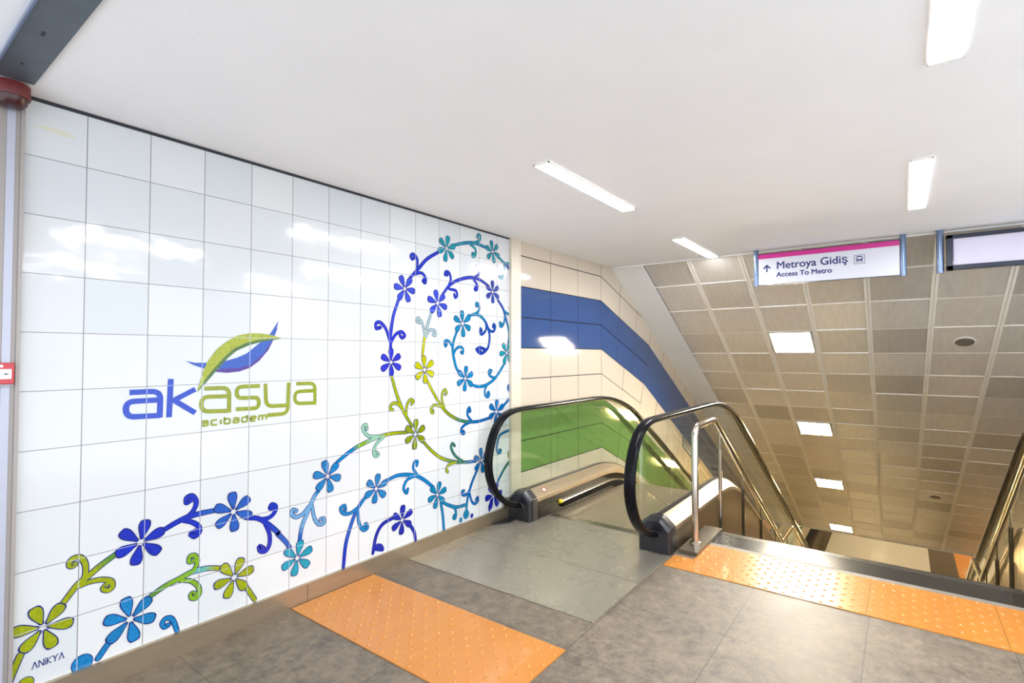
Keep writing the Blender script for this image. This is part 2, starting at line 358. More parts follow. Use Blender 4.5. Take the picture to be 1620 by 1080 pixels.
VINES = [('m', 'lime lime grass', [(0.1977, 0.4251), (0.2453, 0.4867), (0.2806, 0.5101), (0.3291, 0.5454), (0.387, 0.5795)]),
('t', 'lime', [(0.2618, 0.4898), (0.2731, 0.5306), (0.27, 0.5733), (0.2528, 0.6036), (0.2292, 0.6067), (0.2156, 0.5905), (0.2228, 0.5747), (0.2344, 0.5787)]),
('t', 'lime', [(0.2525, 0.4782), (0.2907, 0.484), (0.3352, 0.4784), (0.3683, 0.459), (0.3724, 0.43), (0.3537, 0.4225), (0.3398, 0.4384), (0.3507, 0.4498)]),
('m', 'lime', [(0.0622, 0.2615), (0.0428, 0.2078), (0.0275, 0.161)]),
('t', 'cyan', [(0.6466, 0.1189), (0.6307, 0.1687), (0.6136, 0.1936), (0.5916, 0.1977), (0.5802, 0.1794), (0.5922, 0.16), (0.6069, 0.1619)]),
('m', 'cyan', [(0.3676, 0.1836), (0.3502, 0.1638), (0.3258, 0.1295)]),
('b', 'cyan', [(0.2676, 0.1326), (0.267, 0.1701)]),
('b', 'lime', [(0.0809, 0.1371), (0.0805, 0.1622)]),
('m', 'royal royal azure', [(0.5808, 0.638), (0.6376, 0.6608), (0.6913, 0.6751), (0.7468, 0.6783), (0.8161, 0.677)]),
('t', 'royal', [(0.6804, 0.6719), (0.7157, 0.7039), (0.7262, 0.7435), (0.7063, 0.7779), (0.6806, 0.7727), (0.682, 0.7486), (0.7, 0.7565)]),
('t', 'royal', [(0.6643, 0.6629), (0.7082, 0.6428), (0.7393, 0.6138), (0.7436, 0.5825), (0.7215, 0.5657), (0.7046, 0.5841), (0.7228, 0.5929)]),
('m', 'royal azure', [(0.9902, 0.5948), (1.0565, 0.5737), (1.1187, 0.5213), (1.1758, 0.4588), (1.1687, 0.4601), (1.2148, 0.4043), (1.2462, 0.3567)]),
('t', 'royal', [(1.0633, 0.5674), (1.1182, 0.565), (1.1494, 0.5877), (1.1561, 0.6199), (1.1313, 0.6372), (1.1224, 0.619), (1.14, 0.6102)]),
('t', 'royal', [(1.0908, 0.5418), (1.1192, 0.4742), (1.1213, 0.4134), (1.0996, 0.3797), (1.0668, 0.3895), (1.0618, 0.416), (1.0857, 0.3985)]),
('m', 'grass leaf aqua lime', [(0.5291, 0.3332), (0.59, 0.3596), (0.6524, 0.3739), (0.7063, 0.3883), (0.7508, 0.3874), (0.7967, 0.3803), (0.8548, 0.3609)]),
('t', 'leaf', [(0.69, 0.3806), (0.7227, 0.3996), (0.7361, 0.4342), (0.7245, 0.4678), (0.7007, 0.4709), (0.6983, 0.4461), (0.7165, 0.4415)]),
('t', 'leaf', [(0.6579, 0.3639), (0.7069, 0.3435), (0.7407, 0.3067), (0.748, 0.268), (0.7315, 0.2483), (0.7092, 0.2595), (0.7122, 0.2798), (0.7301, 0.2686)]),
('m', 'lime', [(0.9951, 0.2044), (1.0386, 0.127)]),
('m', 'azure sky sky cyan', [(1.3093, 0.3775), (1.3245, 0.4621), (1.3673, 0.551), (1.4057, 0.6229), (1.4338, 0.6525)]),
('t', 'sky', [(1.3649, 0.5696), (1.3292, 0.5353), (1.2863, 0.526), (1.2566, 0.5499), (1.2615, 0.5741), (1.2859, 0.5624)]),
('t', 'sky', [(1.3917, 0.5654), (1.4071, 0.4911), (1.4382, 0.4447), (1.474, 0.4416), (1.4726, 0.4697), (1.4494, 0.4724)]),
('m', 'cyan cyan leaf mint lime olive', [(1.5683, 0.8091), (1.649, 0.855), (1.7263, 0.8873), (1.8067, 0.9095), (1.9043, 0.9308), (2.0213, 0.9395), (2.1638, 0.9308)]),
('t', 'mint', [(1.9042, 0.9342), (1.8201, 0.9447), (1.7789, 0.9799), (1.7651, 1.0147), (1.7921, 1.0252), (1.8005, 0.9963)]),
('t', 'mint', [(1.9475, 0.9253), (1.8861, 0.8875), (1.8584, 0.8405), (1.8727, 0.801), (1.8995, 0.8059), (1.8795, 0.826)]),
('m', 'olive lime forest blue2', [(2.3172, 0.8478), (2.4128, 0.7591), (2.5211, 0.6849), (2.6725, 0.6304), (2.8124, 0.6047), (2.9382, 0.5925)]),
('t', 'forest', [(2.7717, 0.6182), (2.6821, 0.6768), (2.6335, 0.7465), (2.6449, 0.782), (2.674, 0.7607)]),
('t', 'lime', [(2.6921, 0.6245), (2.6092, 0.6184), (2.5772, 0.5846), (2.5961, 0.5616)]),
('m', 'lime lime olive', [(2.015, 1.344), (2.0538, 1.2355), (2.103, 1.1293), (2.153, 1.0494), (2.2103, 0.9721)]),
('t', 'lime', [(2.1129, 1.1096), (2.0664, 1.1489), (2.0211, 1.1523), (2.0001, 1.119), (2.0249, 1.1077)]),
('t', 'lime', [(2.1529, 1.0589), (2.16, 1.1295), (2.19, 1.1683), (2.2233, 1.1564), (2.2029, 1.1358)]),
('m', 'yellow lime olive forest blue2 blue2', [(2.3704, 1.2939), (2.4321, 1.2051), (2.5081, 1.1102), (2.5862, 1.037), (2.6938, 0.9775), (2.8057, 0.9443), (2.9223, 0.9304), (3.0029, 0.9306), (3.1388, 0.9459)]),
('t', 'lime', [(2.5529, 1.0855), (2.525, 1.1512), (2.5333, 1.2052), (2.5636, 1.2236), (2.5794, 1.1964), (2.5594, 1.1854)]),
('t', 'lime', [(2.5167, 1.0914), (2.4492, 1.1087), (2.4096, 1.0911), (2.4082, 1.0588), (2.4288, 1.051), (2.4287, 1.0688)]),
('t', 'blue2', [(2.8829, 0.9428), (2.8343, 0.9893), (2.8312, 1.0344), (2.8534, 1.0562), (2.868, 1.028), (2.8457, 1.0235)]),
('t', 'blue2', [(2.8634, 0.9319), (2.7963, 0.9166), (2.7559, 0.8895), (2.7607, 0.8511), (2.7918, 0.8474), (2.7794, 0.8678)]),
('m', 'blue2', [(3.304, 1.0217), (3.3728, 1.0653), (3.4551, 1.1128)]),
('t', 'blue2', [(3.4671, 1.1585), (3.4196, 1.1648), (3.3926, 1.1945), (3.4055, 1.2187), (3.4219, 1.1966)]),
('m', 'cyan2 cyan2 teal', [(2.8772, 1.2513), (2.9617, 1.2297), (3.0643, 1.2348), (3.1708, 1.274), (3.2477, 1.3296), (3.3152, 1.3975), (3.3519, 1.4334)]),
('t', 'cyan2', [(3.2035, 1.2953), (3.1383, 1.3112), (3.1116, 1.3404), (3.1222, 1.3658), (3.1523, 1.3617), (3.1383, 1.3444)]),
('t', 'cyan2', [(3.0853, 1.2304), (3.0592, 1.1949), (3.0645, 1.1479), (3.1013, 1.1308), (3.1214, 1.1511), (3.1065, 1.1742), (3.0938, 1.1595)]),
('m', 'teal cyan2', [(2.6981, 1.6975), (2.6646, 1.63), (2.6482, 1.5664), (2.6568, 1.4975), (2.6822, 1.4166), (2.7015, 1.3835), (2.7293, 1.3545)]),
('t', 'cyan2', [(2.6482, 1.5664), (2.6125, 1.6059), (2.5782, 1.6183), (2.5541, 1.6048), (2.5623, 1.5739), (2.5783, 1.5882)]),
('t', 'cyan2', [(2.6567, 1.5032), (2.6859, 1.5495), (2.7369, 1.5691), (2.7742, 1.5502), (2.7699, 1.5161), (2.75, 1.5266)]),
('m', 'teal teal blue3 blue3 navy2', [(2.8369, 1.8318), (2.923, 1.8508), (2.9976, 1.8401), (3.0647, 1.7944), (3.1037, 1.7339), (3.1235, 1.672), (3.1167, 1.6093), (3.0991, 1.5653), (3.0603, 1.5309)]),
('t', 'teal', [(2.8864, 1.8455), (2.9488, 1.8664), (2.9815, 1.9004), (2.9692, 1.9423), (2.9412, 1.9493), (2.9394, 1.926), (2.9599, 1.9275)]),
('t', 'blue3', [(3.0695, 1.7946), (3.0745, 1.7327), (3.0456, 1.6957), (3.0074, 1.6828), (2.9885, 1.7109), (3.0007, 1.7316), (3.0168, 1.712)]),
('t', 'blue3', [(3.1018, 1.7432), (3.1433, 1.7134), (3.1863, 1.7194), (3.2035, 1.7569), (3.1832, 1.7801), (3.1702, 1.7586), (3.1792, 1.7495)]),
('p', 'navy2', [(2.9236, 1.5563), (2.9793, 1.5812), (3.0076, 1.5779), (3.0362, 1.5727), (3.0864, 1.5528), (3.0699, 1.5248), (3.0172, 1.5019), (2.9701, 1.5092), (2.9375, 1.5334)]),
('m', 'violet2 royal royal navy2', [(2.5331, 1.9913), (2.6145, 2.0725), (2.7222, 2.1271), (2.8675, 2.1637), (2.986, 2.1575), (3.1008, 2.119)]),
('t', 'royal', [(2.5876, 2.0435), (2.6219, 2.1155), (2.6066, 2.1663), (2.5692, 2.1752), (2.5545, 2.1494), (2.5842, 2.1509)]),
('t', 'royal', [(2.6071, 2.0381), (2.6835, 2.032), (2.6992, 1.994), (2.676, 1.9748), (2.6651, 1.9983)]),
('t', 'navy2', [(2.9008, 2.1621), (2.9687, 2.2004), (2.9772, 2.2465), (2.9429, 2.2723), (2.9276, 2.2545)]),
('t', 'royal', [(2.9008, 2.1565), (2.9518, 2.1087), (2.9467, 2.0657), (2.9196, 2.0663), (2.9348, 2.0902)]),
('m', 'navy2 blue3 teal teal', [(3.2391, 2.0049), (3.3173, 1.9303), (3.3545, 1.8546), (3.3921, 1.7715), (3.4116, 1.6934), (3.4007, 1.6209)]),
('t', 'teal', [(3.3385, 1.909), (3.3921, 1.8844), (3.4379, 1.8926), (3.4489, 1.9317), (3.416, 1.9406)]),
('t', 'teal', [(3.3438, 1.8736), (3.3385, 1.8147), (3.3089, 1.7679), (3.2754, 1.7651), (3.2702, 1.797), (3.2963, 1.788)]),
('m', 'violet2 royal royal', [(2.1843, 2.0795), (2.2616, 2.1526), (2.3551, 2.2451), (2.4881, 2.3244)]),
('t', 'royal', [(2.2551, 2.1498), (2.2546, 2.2303), (2.2153, 2.2616), (2.1897, 2.245), (2.2027, 2.2246), (2.2284, 2.2411)]),
('t', 'royal', [(2.2162, 2.1106), (2.3016, 2.1301), (2.3422, 2.0932), (2.337, 2.0577), (2.3153, 2.0702), (2.3314, 2.087)]),
('m', 'violet2 violet', [(2.0734, 1.9059), (2.0261, 1.7852), (2.0033, 1.6633), (2.0002, 1.6077), (2.0041, 1.543)]),
('t', 'violet', [(1.9984, 1.5929), (1.9596, 1.686), (1.9093, 1.7311), (1.8712, 1.7231), (1.8729, 1.6888), (1.9096, 1.6965)]),
('t', 'violet', [(2.0081, 1.5931), (2.045, 1.6486), (2.0994, 1.6722), (2.1349, 1.6474), (2.1114, 1.6273), (2.0896, 1.6435)]),
('m', 'pale pale yellow yellow', [(2.4048, 1.8339), (2.3585, 1.7152), (2.3312, 1.6195), (2.3136, 1.498)]),
('t', 'pale', [(2.3385, 1.6467), (2.3122, 1.7402), (2.2686, 1.7823), (2.2544, 1.7575), (2.2868, 1.7498)]),
('t', 'pale', [(2.3459, 1.6401), (2.3866, 1.6932), (2.4418, 1.6911), (2.4516, 1.6568), (2.4228, 1.6628)]),
('m', 'teal2 teal teal', [(2.659, 2.4048), (2.7849, 2.4446), (2.917, 2.4674), (3.0734, 2.4541)]),
('t', 'teal2', [(2.8917, 2.4608), (2.9767, 2.498), (2.994, 2.543), (2.9645, 2.5489), (2.9543, 2.5245)]),
('t', 'teal2', [(2.8501, 2.4526), (2.9255, 2.4185), (2.929, 2.3654), (2.8937, 2.3466), (2.8886, 2.3714), (2.9138, 2.372)]),
('m', 'teal2 blue3', [(3.2389, 2.3988), (3.3349, 2.3534), (3.4441, 2.2956)]),
('t', 'teal2', [(3.3447, 2.3524), (3.414, 2.3585), (3.4462, 2.3875)]),
('t', 'teal2', [(3.3349, 2.3414), (3.3388, 2.27), (3.3, 2.2056), (3.2636, 2.2226), (3.2962, 2.2384)]),
('m', 'royal azure cyan', [(1.6205, 0.1198), (1.6355, 0.2531), (1.6662, 0.3514), (1.7105, 0.4482), (1.7561, 0.5031), (1.7961, 0.5384)]),
('t', 'cyan', [(1.7168, 0.4739), (1.6679, 0.4563), (1.6172, 0.4686), (1.5958, 0.5055), (1.6243, 0.5159), (1.6333, 0.4882)]),
('t', 'cyan', [(1.73, 0.4653), (1.74, 0.3755), (1.7737, 0.3196), (1.8101, 0.322), (1.7976, 0.353), (1.7802, 0.3376)]),
('m', 'cyan', [(1.9717, 0.6134), (2.0843, 0.6296), (2.2271, 0.6033), (2.3273, 0.5538), (2.4319, 0.473)]),
('t', 'cyan', [(2.2683, 0.5933), (2.2268, 0.6521), (2.2347, 0.6972), (2.266, 0.6994), (2.2596, 0.671)]),
('t', 'cyan', [(2.2435, 0.5966), (2.1628, 0.5791), (2.1316, 0.5254), (2.1602, 0.4859), (2.1712, 0.5113)]),
('m', 'navy', [(2.0331, 0.3354), (1.9376, 0.3135), (1.8841, 0.2484), (1.857, 0.1384)]),
('p', 'navy', [(1.8652, 0.1527), (1.8845, 0.192), (1.9315, 0.1807), (1.9534, 0.1436), (1.9391, 0.125)]),
('m', 'navy', [(2.2001, 0.2359), (2.2378, 0.1751), (2.2514, 0.0984)]),
('m', 'teal cyan2', [(2.516, 0.3324), (2.5381, 0.2375), (2.5515, 0.1164)]),
('m', 'teal teal', [(2.5327, 0.3342), (2.6181, 0.2882), (2.701, 0.257), (2.8192, 0.2507)]),
('t', 'teal', [(2.6644, 0.274), (2.6906, 0.2217), (2.6866, 0.1729), (2.6606, 0.1779), (2.6699, 0.1983)]),
('m', 'blue2 blue2 teal', [(2.9559, 0.5139), (2.8967, 0.4316), (2.8576, 0.3581), (2.8301, 0.2833), (2.815, 0.1701)]),
('b', 'teal', [(2.8161, 0.1698), (2.816, 0.2048)]),
('b', 'teal', [(2.7491, 0.1393), (2.749, 0.1573)]),
('b', 'navy', [(2.8884, 0.1411), (2.8883, 0.1581)]),
('t', 'blue2', [(2.8609, 0.3648), (2.8134, 0.3344), (2.7721, 0.3433), (2.7645, 0.3688), (2.7882, 0.3711)]),
('t', 'blue2', [(2.8543, 0.3515), (2.8858, 0.2636), (2.9313, 0.2326), (2.9692, 0.2524), (2.9634, 0.2785), (2.9403, 0.2648)]),
('t', 'cyan2', [(3.4709, 0.8089), (3.3492, 0.7928), (3.2707, 0.7703), (3.2386, 0.7126), (3.2259, 0.6513), (3.2579, 0.6071), (3.2902, 0.63), (3.2643, 0.6418)]),
('m', 'blue2 forest olive', [(3.2389, 0.3577), (3.3229, 0.4452), (3.4026, 0.504), (3.4777, 0.5368)]),
('t', 'olive', [(3.4543, 0.52), (3.4053, 0.5604), (3.4053, 0.6009), (3.4324, 0.5904)]),
('m', 'navy', [(3.145, 0.2134), (3.123, 0.1336)])]
LOGO = [('s', 'logoblue', 0.026, [(0.4264, 1.3255), (0.5558, 1.3245), (0.5543, 1.1938)]),
('s', 'logoblue', 0.026, [(0.5564, 1.2047), (0.4145, 1.2098), (0.4123, 1.2825), (0.5564, 1.2819)]),
('s', 'logoblue', 0.026, [(0.6005, 1.3831), (0.595, 1.1918)]),
('s', 'logoblue', 0.026, [(0.7141, 1.3259), (0.6081, 1.2717)]),
('s', 'logoblue', 0.026, [(0.6121, 1.278), (0.7158, 1.2029)]),
('s', 'logolime', 0.0225, [(0.7578, 1.3264), (0.8846, 1.3249), (0.885, 1.1892)]),
('s', 'logolime', 0.0225, [(0.8863, 1.1992), (0.7439, 1.2073), (0.7441, 1.2835), (0.8852, 1.2793)]),
('s', 'logolime', 0.0225, [(1.0547, 1.3268), (0.9242, 1.3272), (0.925, 1.2644), (1.0493, 1.2621), (1.0485, 1.2003), (0.9215, 1.2049)]),
('s', 'logolime', 0.0225, [(1.0863, 1.3383), (1.0918, 1.2067), (1.2298, 1.2029)]),
('s', 'logolime', 0.0225, [(1.2282, 1.3391), (1.2236, 1.1544), (1.0979, 1.155)]),
('s', 'logolime', 0.0225, [(1.2769, 1.329), (1.4034, 1.3267), (1.4029, 1.1927)]),
('s', 'logolime', 0.0225, [(1.4056, 1.2041), (1.2688, 1.2094), (1.268, 1.2814), (1.4048, 1.2811)]),
('p', 'purple', 0, [(1.1558, 1.665), (1.13, 1.5902), (1.1013, 1.5318), (1.0476, 1.4693), (0.9952, 1.4303), (0.9368, 1.4117), (0.8731, 1.4061), (0.8148, 1.4127), (0.7946, 1.4203), (0.9042, 1.4431), (0.9758, 1.4938)]),
('p', 'emblue', 0, [(0.6657, 1.473), (0.7097, 1.463), (0.7677, 1.4622), (0.8141, 1.4659), (0.8687, 1.4725), (0.925, 1.4888), (0.9756, 1.5116), (1.02, 1.5478), (1.0654, 1.5849), (1.112, 1.6284), (1.1611, 1.7044), (1.144, 1.6372), (1.1205, 1.5822), (1.0741, 1.5126), (1.0024, 1.4511), (0.9473, 1.4335), (0.8763, 1.4291), (0.8146, 1.429), (0.755, 1.4317), (0.7035, 1.4514)]),
('p', 'emdark', 0, [(1.1919, 1.6002), (1.1204, 1.5892), (1.0501, 1.5755), (0.9861, 1.5564), (0.9209, 1.5262), (0.8769, 1.4883), (0.8348, 1.4407), (0.7963, 1.3942), (0.7639, 1.3561), (0.7233, 1.3082), (0.8074, 1.466), (0.9746, 1.5904)]),
('p', 'emlime', 0, [(0.7232, 1.3096), (0.7335, 1.356), (0.7457, 1.4006), (0.7677, 1.4629), (0.8133, 1.5298), (0.8674, 1.5771), (0.9234, 1.6112), (0.989, 1.6251), (1.0572, 1.6266), (1.1201, 1.6186), (1.1919, 1.6002), (1.1124, 1.5983), (1.0423, 1.589), (0.9748, 1.5718), (0.9065, 1.5392), (0.8615, 1.4978), (0.8211, 1.4516), (0.7784, 1.3996), (0.7464, 1.3485)])]


PAL = dict(lime=(176, 188, 16), royal=(20, 52, 205), azure=(40, 104, 208), cyan=(22, 140, 208), turq=(6, 178, 205), olive=(148, 164, 12), navy=(30, 42, 182),
    teal=(6, 142, 188), blue2=(6, 116, 192), cyan2=(12, 140, 200), yellow=(210, 210, 6), violet=(52, 60, 218), teal2=(0, 160, 176), violet2=(58, 80, 222), navy2=(22, 58, 172),
    blue3=(5, 80, 186), grass=(104, 160, 58), leaf=(145, 196, 40), aqua=(120, 206, 190), sky=(122, 184, 234), mint=(165, 221, 186), forest=(60, 136, 96), pale=(178, 206, 206),
    logoblue=(6, 70, 212), logolime=(166, 176, 20), purple=(82, 40, 160), emblue=(36, 92, 205), emdark=(80, 122, 40), emlime=(186, 196, 20), ink=(28, 36, 130))
PAL = {k: lin(v) for k, v in PAL.items()}

# ------------------------------------------------------------------ the setting
mb = MB(); mb.box(-3.0, 3.70, -5.4, .0, -.3, 0); mb.box(3.70, 3.85, -3.70, -1.55, -.3, 0)
tag(mb.build('floor', FLOOR), kind='structure')
mb = MB(); mb.box(-.0, 3.48, 0, .25, -.3, CEIL+.2)
tag(mb.build('wall_left', TILE), kind='structure')
mb = MB(); mb.box(-4, -.001, .0, .25, -.3, CEIL+.2)
tag(mb.build('wall_entrance', PLAST), kind='structure')
mb = MB(); mb.box(5.6, 15.3, -5.6, -5.4, -6, CEIL+.3)
tag(mb.build('wall_right', CREAM), kind='structure')
mb = MB(); mb.box(-4, 5.55, -7, .0, CEIL, CEIL+.15)
tag(mb.build('ceiling', CEILM), kind='structure')
mb = MB(); mb.box(.036, 3.40, -.02, 0, 0, .112); mb.box(.036, 3.40, -.024, -.02, .106, .112)
mb.box(1.352, 1.355, -.0205, -.02, 0, .106, 1)
tag(mb.build('baseboard_left', [BASEB, DARKGAP]), kind='structure')
mb = MB(); mb.box(3.41, 3.56, -.03, 0, 0, CEIL); mb.box(3.44, 3.445, -.0315, -.03, 0, CEIL); mb.box(3.52, 3.525, -.0315, -.03, 0, CEIL)
tag(mb.build('trim_1', CREAMT), kind='structure')
mb = MB(); mb.box(.036, 3.41, -.004, 0, 2.585, CEIL)  # dark strip gives the shade of the groove under the ceiling by its colour
tag(mb.build('shadow_gap_strip', DARKGAP), kind='structure')
mb = MB(); mb.box(-.14, .035, -.022, 0, 0, CEIL); mb.box(.022, .035, -.03, -.022, 0, CEIL, 0); mb.box(-.02, .006, -.026, -.022, 0, CEIL, 1); mb.box(-.14, -.1, -.03, -.022, 0, CEIL)
tag(mb.build('trim_3', [RAILW, STRIPE]), kind='structure')

# panelled stairwell wall: horizontal bands that fold down with the escalator
def band_pts(z0):
    z1 = z0
    f2 = (6.566+(z0-1.573)*.364, 1.1+(z0-1.573)*.908)
    xe = 14.6+ (z0-1.573)*.30; ze = f2[1]-.577*(xe-f2[0])
    return [(3.56, z0), (5.275, z0), f2, (xe, ze), (27.0, ze)]
wb = MB(); wb.box(3.48, 27.2, .004, .25, -6, CEIL+.3, 3)
B0, DB = 2.462, .2975
bz = [B0-DB*k for k in range(-1, 10)]
bmat = [0, 0, 1, 1, 0, 0, 2, 2, 0, 0]
for k in range(10):
    A = band_pts(bz[k]); Bb = band_pts(bz[k+1])
    for s_ in range(4):
        a0, a1, b0, b1 = A[s_], A[s_+1], Bb[s_], Bb[s_+1]
        L_ = math.hypot(a1[0]-a0[0], a1[1]-a0[1]); n = max(1, round(L_/.58))
        if s_ == 0: n = 3
        for q in range(n):
            t0, t1 = q/n, (q+1)/n
            P = lambda u, v: (u[0]+(v[0]-u[0]), 0)
            c = [Vector((a0[0]+(a1[0]-a0[0])*t, a0[1]+(a1[1]-a0[1])*t)) for t in (t0, t1)]
            d = [Vector((b0[0]+(b1[0]-b0[0])*t, b0[1]+(b1[1]-b0[1])*t)) for t in (t1, t0)]
            pts = c+d; ctr = sum(pts, Vector((0, 0)))/4
            h = .0030
            g = []
            for p_ in pts:
                v_ = p_-ctr
                g.append((p_.x-h*(1 if v_.x > 0 else -1), p_.y-1.5*h*(1 if v_.y > 0 else -1)))
            yj = random.uniform(-.0008, .0008); yk = random.uniform(-.0008, .0008)
            wb.quad((g[0][0], -.001+yj, g[0][1]), (g[1][0], -.001+yk, g[1][1]), (g[2][0], -.001+yk, g[2][1]), (g[3][0], -.001+yj, g[3][1]), m=bmat[k])
tag(wb.build('wall_stairwell', [CREAM, BLUEP, GREENP, JOINT], fixn=False), kind='structure')

# sloping ceiling over the escalator
SA = R(30)
def SL(s, y, h=0.0):      # along the slope, across, below the surface
    return (5.55+s*math.cos(SA)-h*math.sin(SA), y, CEIL-s*math.sin(SA)-h*math.cos(SA))
S_END = 11.32
def yc(k, s): return -.975-.5625*k+.015*s
def rowS(r): return .475+.56*r
sb = MB()
P8 = lambda s0, s1, y0, y1, h0, h1: [SL(s0, y0, h0), SL(s1, y0, h0), SL(s1, y1, h0), SL(s0, y1, h0)]
def slab(mb, s0, s1, ya0, yb0, ya1, yb1, h0, h1, m=0, c=None):
    mb.loft([[SL(s0, ya0, h0), SL(s0, yb0, h0), SL(s0, yb0, h1), SL(s0, ya0, h1)], [SL(s1, ya1, h0), SL(s1, yb1, h0), SL(s1, yb1, h1), SL(s1, ya1, h1)]], m, c=c)
slab(sb, 0, S_END, 0, -7, 0, -7, -.15, -.02, 1)
slab(sb, 0, S_END, .0, -.425, .0, -.395, -.02, .004, 2)
lights = {(1, 3): 0, (1, 8): 1, (1, 13): 2, (1, 19): 3}
rng = random.Random(3)
for k in range(-1, 11):
    for r in range(0, 21):
        s0 = rowS(r-1) if r else 0.0; s1 = min(rowS(r), S_END)
        if s1-s0 < .05: continue
        ya0, ya1 = (yc(k, s0), yc(k, s1)) if k >= 0 else (-.42+.006*s0, -.42+.006*s1)
        yb0, yb1 = yc(k+1, s0), yc(k+1, s1)
        if (k, r) in lights: continue
        g = rng.choice([190, 198, 206, 212, 216, 220, 224])
        c = lin((g, g-6, g-14))
        t = rng.uniform(-.006, .006); t2 = rng.uniform(-.004, .004)
        sb.quad(SL(s0+.008, ya0-.02, t), SL(s1-.008, ya1-.02, -t), SL(s1-.008, yb1+.02, -t+t2), SL(s0+.008, yb0+.02, t+t2), m=0, c=c)
for k in range(0, 12):
    slab(sb, 0, S_END, yc(k, 0)-.026, yc(k, 0)+.026, yc(k, S_END)-.026, yc(k, S_END)+.026, -.015, -.002, 3)
    for d in (-.016, .016):
        slab(sb, 0, S_END, yc(k, 0)+d-.011, yc(k, 0)+d+.011, yc(k, S_END)+d-.011, yc(k, S_END)+d+.011, -.012, .006, 3)
for r in range(0, 20):
    slab(sb, rowS(r)-.008, rowS(r)+.008, -.40, -7, -.40, -7, -.012, .005, 3)
o = sb.build('ceiling.001', [PANELM, DARKGAP, PLAST, TBAR], fixn=False); tag(o, kind='structure')
mb = MB(); mb.box(5.55, 5.56, -7, 0, CEIL-.001, CEIL+.2)
mb.box(5.535, 5.55, -7, 0, CEIL-.012, CEIL)
tag(mb.build('trim_4', PLAST), kind='structure')
# lower hall
xb = 5.55+S_END*math.cos(SA); zb = CEIL-S_END*math.sin(SA)
mb = MB(); mb.box(xb-.05, 27, -9, 0, zb-.0, zb+.2)
tag(mb.build('ceiling.002', PLAST), kind='structure')
mb = MB()
mb.box(13.5, 27, -.60, 0, LOW-.2, LOW, 1); mb.box(13.5, 27, -3.58, -.60, LOW-.2, LOW, 0); mb.box(13.5, 27, -4.30, -3.58, LOW-.2, LOW, 1)
mb.box(13.5, 24.1, -4.85, -4.30, LOW-.2, LOW, 2); mb.box(24.1, 27, -4.85, -4.30, LOW-.2, LOW, 0); mb.box(13.5, 27, -9, -4.85, LOW-.2, LOW, 0)
tag(mb.build('floor.001', [LOWFLOOR, LOWDARK, ORANGE]), kind='structure')
mb = MB(); mb.box(27, 27.2, -9, 0, LOW, zb+.2)
tag(mb.build('wall_far', CREAM), kind='structure')
mb = MB(); mb.box(15.3, 27, -9.2, -9, LOW, zb+.2); mb.box(15.25, 15.3, -9, -7.2, LOW, zb+.2)
tag(mb.build('wall_lower', CREAM), kind='structure')

# steel shutter channel crossing the ceiling at the start of the tiled wall
mb = MB(); mb.box(-.085, .036, -6.9, -.155, CEIL-.010, CEIL-.0005); mb.box(-.092, -.085, -6.9, -.155, CEIL-.016, CEIL-.0005, 1)
for yy in (-.33, -.62, -.64, -1.3):
    mb.tube([(-.03, yy, CEIL-.0102), (-.03, yy, CEIL-.0115)], .006, 10, 2)
tag(mb.build('shutter_channel', [GALV, POLEM, BLACKP]), 'grey steel shutter channel running across the white ceiling above the red siren', 'ceiling channel')

# ------------------------------------------------------------------ mural, logo, signature (glazed on the tiles)
def catmull(pts, n=7):
    P = [Vector(p) for p in pts]
    if len(P) < 3:
        return [P[0].lerp(P[-1], k/n) for k in range(n+1)]
    out = []
    for i in range(len(P)-1):
        p0 = P[i-1] if i else P[0]*2-P[1]; p1, p2 = P[i], P[i+1]; p3 = P[i+2] if i+2 < len(P) else P[-1]*2-P[-2]
        for k in range(n):
            t = k/n
            out.append(.5*((2*p1)+(p2-p0)*t+(2*p0-5*p1+4*p2-p3)*t*t+(3*p1-p0-3*p2+p3)*t**3))
    out.append(P[-1]); return out
def ribbon(mb, pts, ws, y, cols, round_ends=True):
    n = len(pts); i = len(mb.v)
    for k, p in enumerate(pts):
        t = (pts[min(k+1, n-1)]-pts[max(k-1, 0)]); t = t.normalized() if t.length else Vector((1, 0)); nn = Vector((-t.y, t.x))*ws[k]/2
        for q in (p+nn, p-nn): mb.v.append((q.x, y, q.y)); mb.c.append(cols[k])
    for k in range(n-1):
        mb.f.append((i+2*k, i+2*k+1, i+2*k+3, i+2*k+2)); mb.m.append(0)
    if round_ends:
        for k in (0, n-1): disc(mb, pts[k], ws[k]/2, y-.00002, cols[k])
def disc(mb, p, r, y, c):
    mb.quad(*[(p.x+r*math.cos(a*math.pi/8), y, p.y+r*math.sin(a*math.pi/8)) for a in range(16)], c=c)
INK = PAL['ink']
def gradient(cols, n):
    cs = [Vector(PAL[c]) for c in cols.split()]
    out = []
    for k in range(n):
        u = k/(n-1)*(len(cs)-1); a = min(int(u), len(cs)-1); b = min(a+1, len(cs)-1); f = u-a
        f = min(1, max(0, (f-.25)*2))
        out.append(tuple(cs[a].lerp(cs[b], f)))
    return out
mural = empty('floral_mural', (1.72, 0, 1.3), 'blue, teal and lime flowers on curling vines painted across the white tiled wall', 'mural')
idx = 0; cur = None
def flush():
    global cur
    if cur: cur.build('vine', PAINT, mural, fixn=False)
    cur = None
